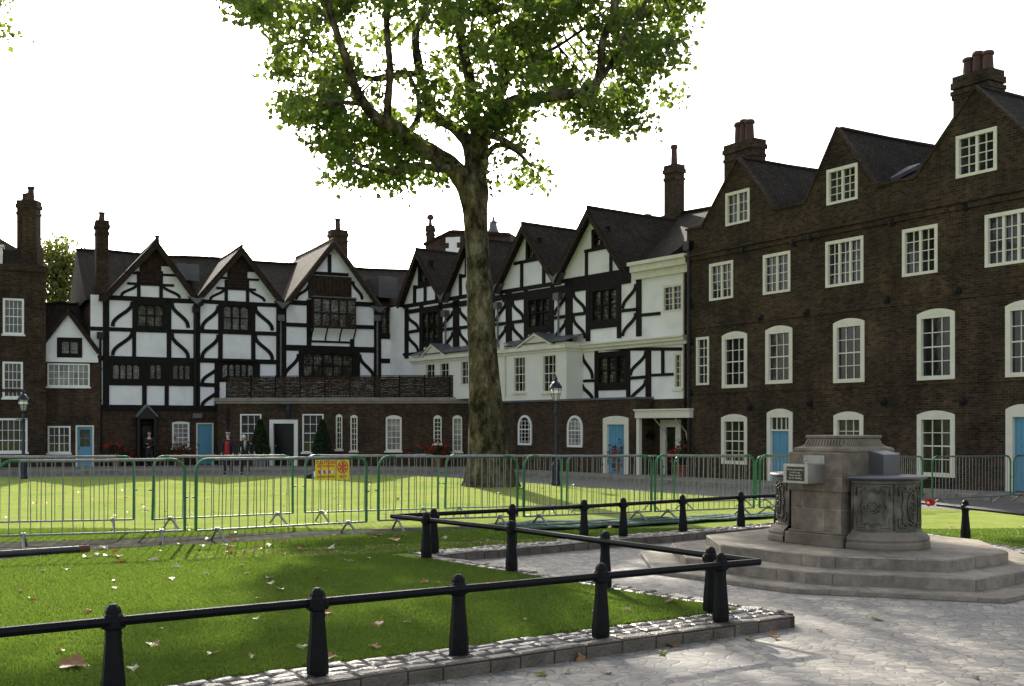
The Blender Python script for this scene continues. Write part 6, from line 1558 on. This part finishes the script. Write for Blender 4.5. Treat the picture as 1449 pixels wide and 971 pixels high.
for px, py, s, k in ((950,914,.13,0),(825,935,.12,0),(937,925,.12,2),(765,955,.12,2),(800,952,.08,1),(1095,900,.12,0),(1060,905,.07,2),(1040,898,.08,0),(1100,905,.07,1),(1241,877,.12,2),(910,784,.08,2),(1381,960,.06,0),(1160,893,.06,0),(1010,905,.07,0),(860,953,.07,0)):
    leaf(px, py, s, k, .003, S2[k], 'fallen plane leaves')
random.seed(21)
for i in range(45):
    py = 748+(965-748)*random.random()**2.2; px = random.uniform(0, 1449); Y = (EH-.09)*FP/(py-HY); x = (px-CX)/FP*Y
    if in_lawn(np.array([x]), np.array([Y-.0]))[0] and in_lawn(np.array([x+.3]), np.array([Y-.45]))[0]:
        k = random.choice((0,0,0,1,2)); leaf(px, py, random.uniform(.045,.10), k, .09, S1[k], 'fallen plane leaves')
for i in range(70):                           # sparse on the sunlit part
    py = 682+66*random.random(); px = random.uniform(0, 900); k = random.choice((0,0,1)); leaf(px, py, random.uniform(.07,.13), k, .09, S1[k], 'fallen plane leaves')
for i in range(40):                           # drift beside the barriers
    px = random.uniform(20, 760); py = 792-px*.045+random.gauss(0,6); k = random.choice((0,0,1)); leaf(px, py, random.uniform(.07,.14), k, .09, S1[k], 'fallen plane leaves')

# ------------------------------------------------------------------ CAMERA, SKY, SUN
cam = bpy.data.cameras.new('camera'); co = bpy.data.objects.new('camera', cam); COL.objects.link(co); SC.camera = co
co.location = (0, 0, EH); co.rotation_euler = (math.pi/2, 0, 0); cam.sensor_width = 36; cam.lens = 36*FP/1449; cam.shift_x = 0; cam.shift_y = (HY-485.5)/1449; cam.clip_end = 4000; cam.clip_start = .1
SUN_AZ, SUN_EL = (-.21, 1.0), R(26.5)
w = bpy.data.worlds.new('World'); SC.world = w; w.use_nodes = True; t = w.node_tree; bg = t.nodes['Background']
sk = t.nodes.new('ShaderNodeTexSky'); sk.sky_type = 'NISHITA'; sk.sun_disc = False; sk.sun_elevation = SUN_EL
az = math.atan2(SUN_AZ[0], SUN_AZ[1]); sk.sun_rotation = az; sk.air_density = 1.0; sk.dust_density = 3.0; sk.ozone_density = 1.0
hs = t.nodes.new('ShaderNodeHueSaturation'); hs.inputs['Saturation'].default_value = .45; t.links.new(sk.outputs[0], hs.inputs['Color']); t.links.new(hs.outputs[0], bg.inputs[0]); bg.inputs[1].default_value = .135
ld = bpy.data.lights.new('sun', 'SUN'); ld.energy = 5.0; ld.angle = R(.55); ld.color = (1, .93, .80); lo = bpy.data.objects.new('sun', ld); COL.objects.link(lo)
d = Vector((SUN_AZ[0], SUN_AZ[1], 0)).normalized()*math.cos(SUN_EL)+Vector((0,0,math.sin(SUN_EL)))
lo.rotation_euler = d.to_track_quat('Z', 'Y').to_euler(); lo.location = (0, 0, 40)
vs = SC.view_settings; vs.view_transform = 'Standard'; vs.look = 'None'; vs.gamma = 1; vs.use_curve_mapping = False; vs.exposure = 1.15
SC.render.resolution_x = 1024; SC.render.resolution_y = 686
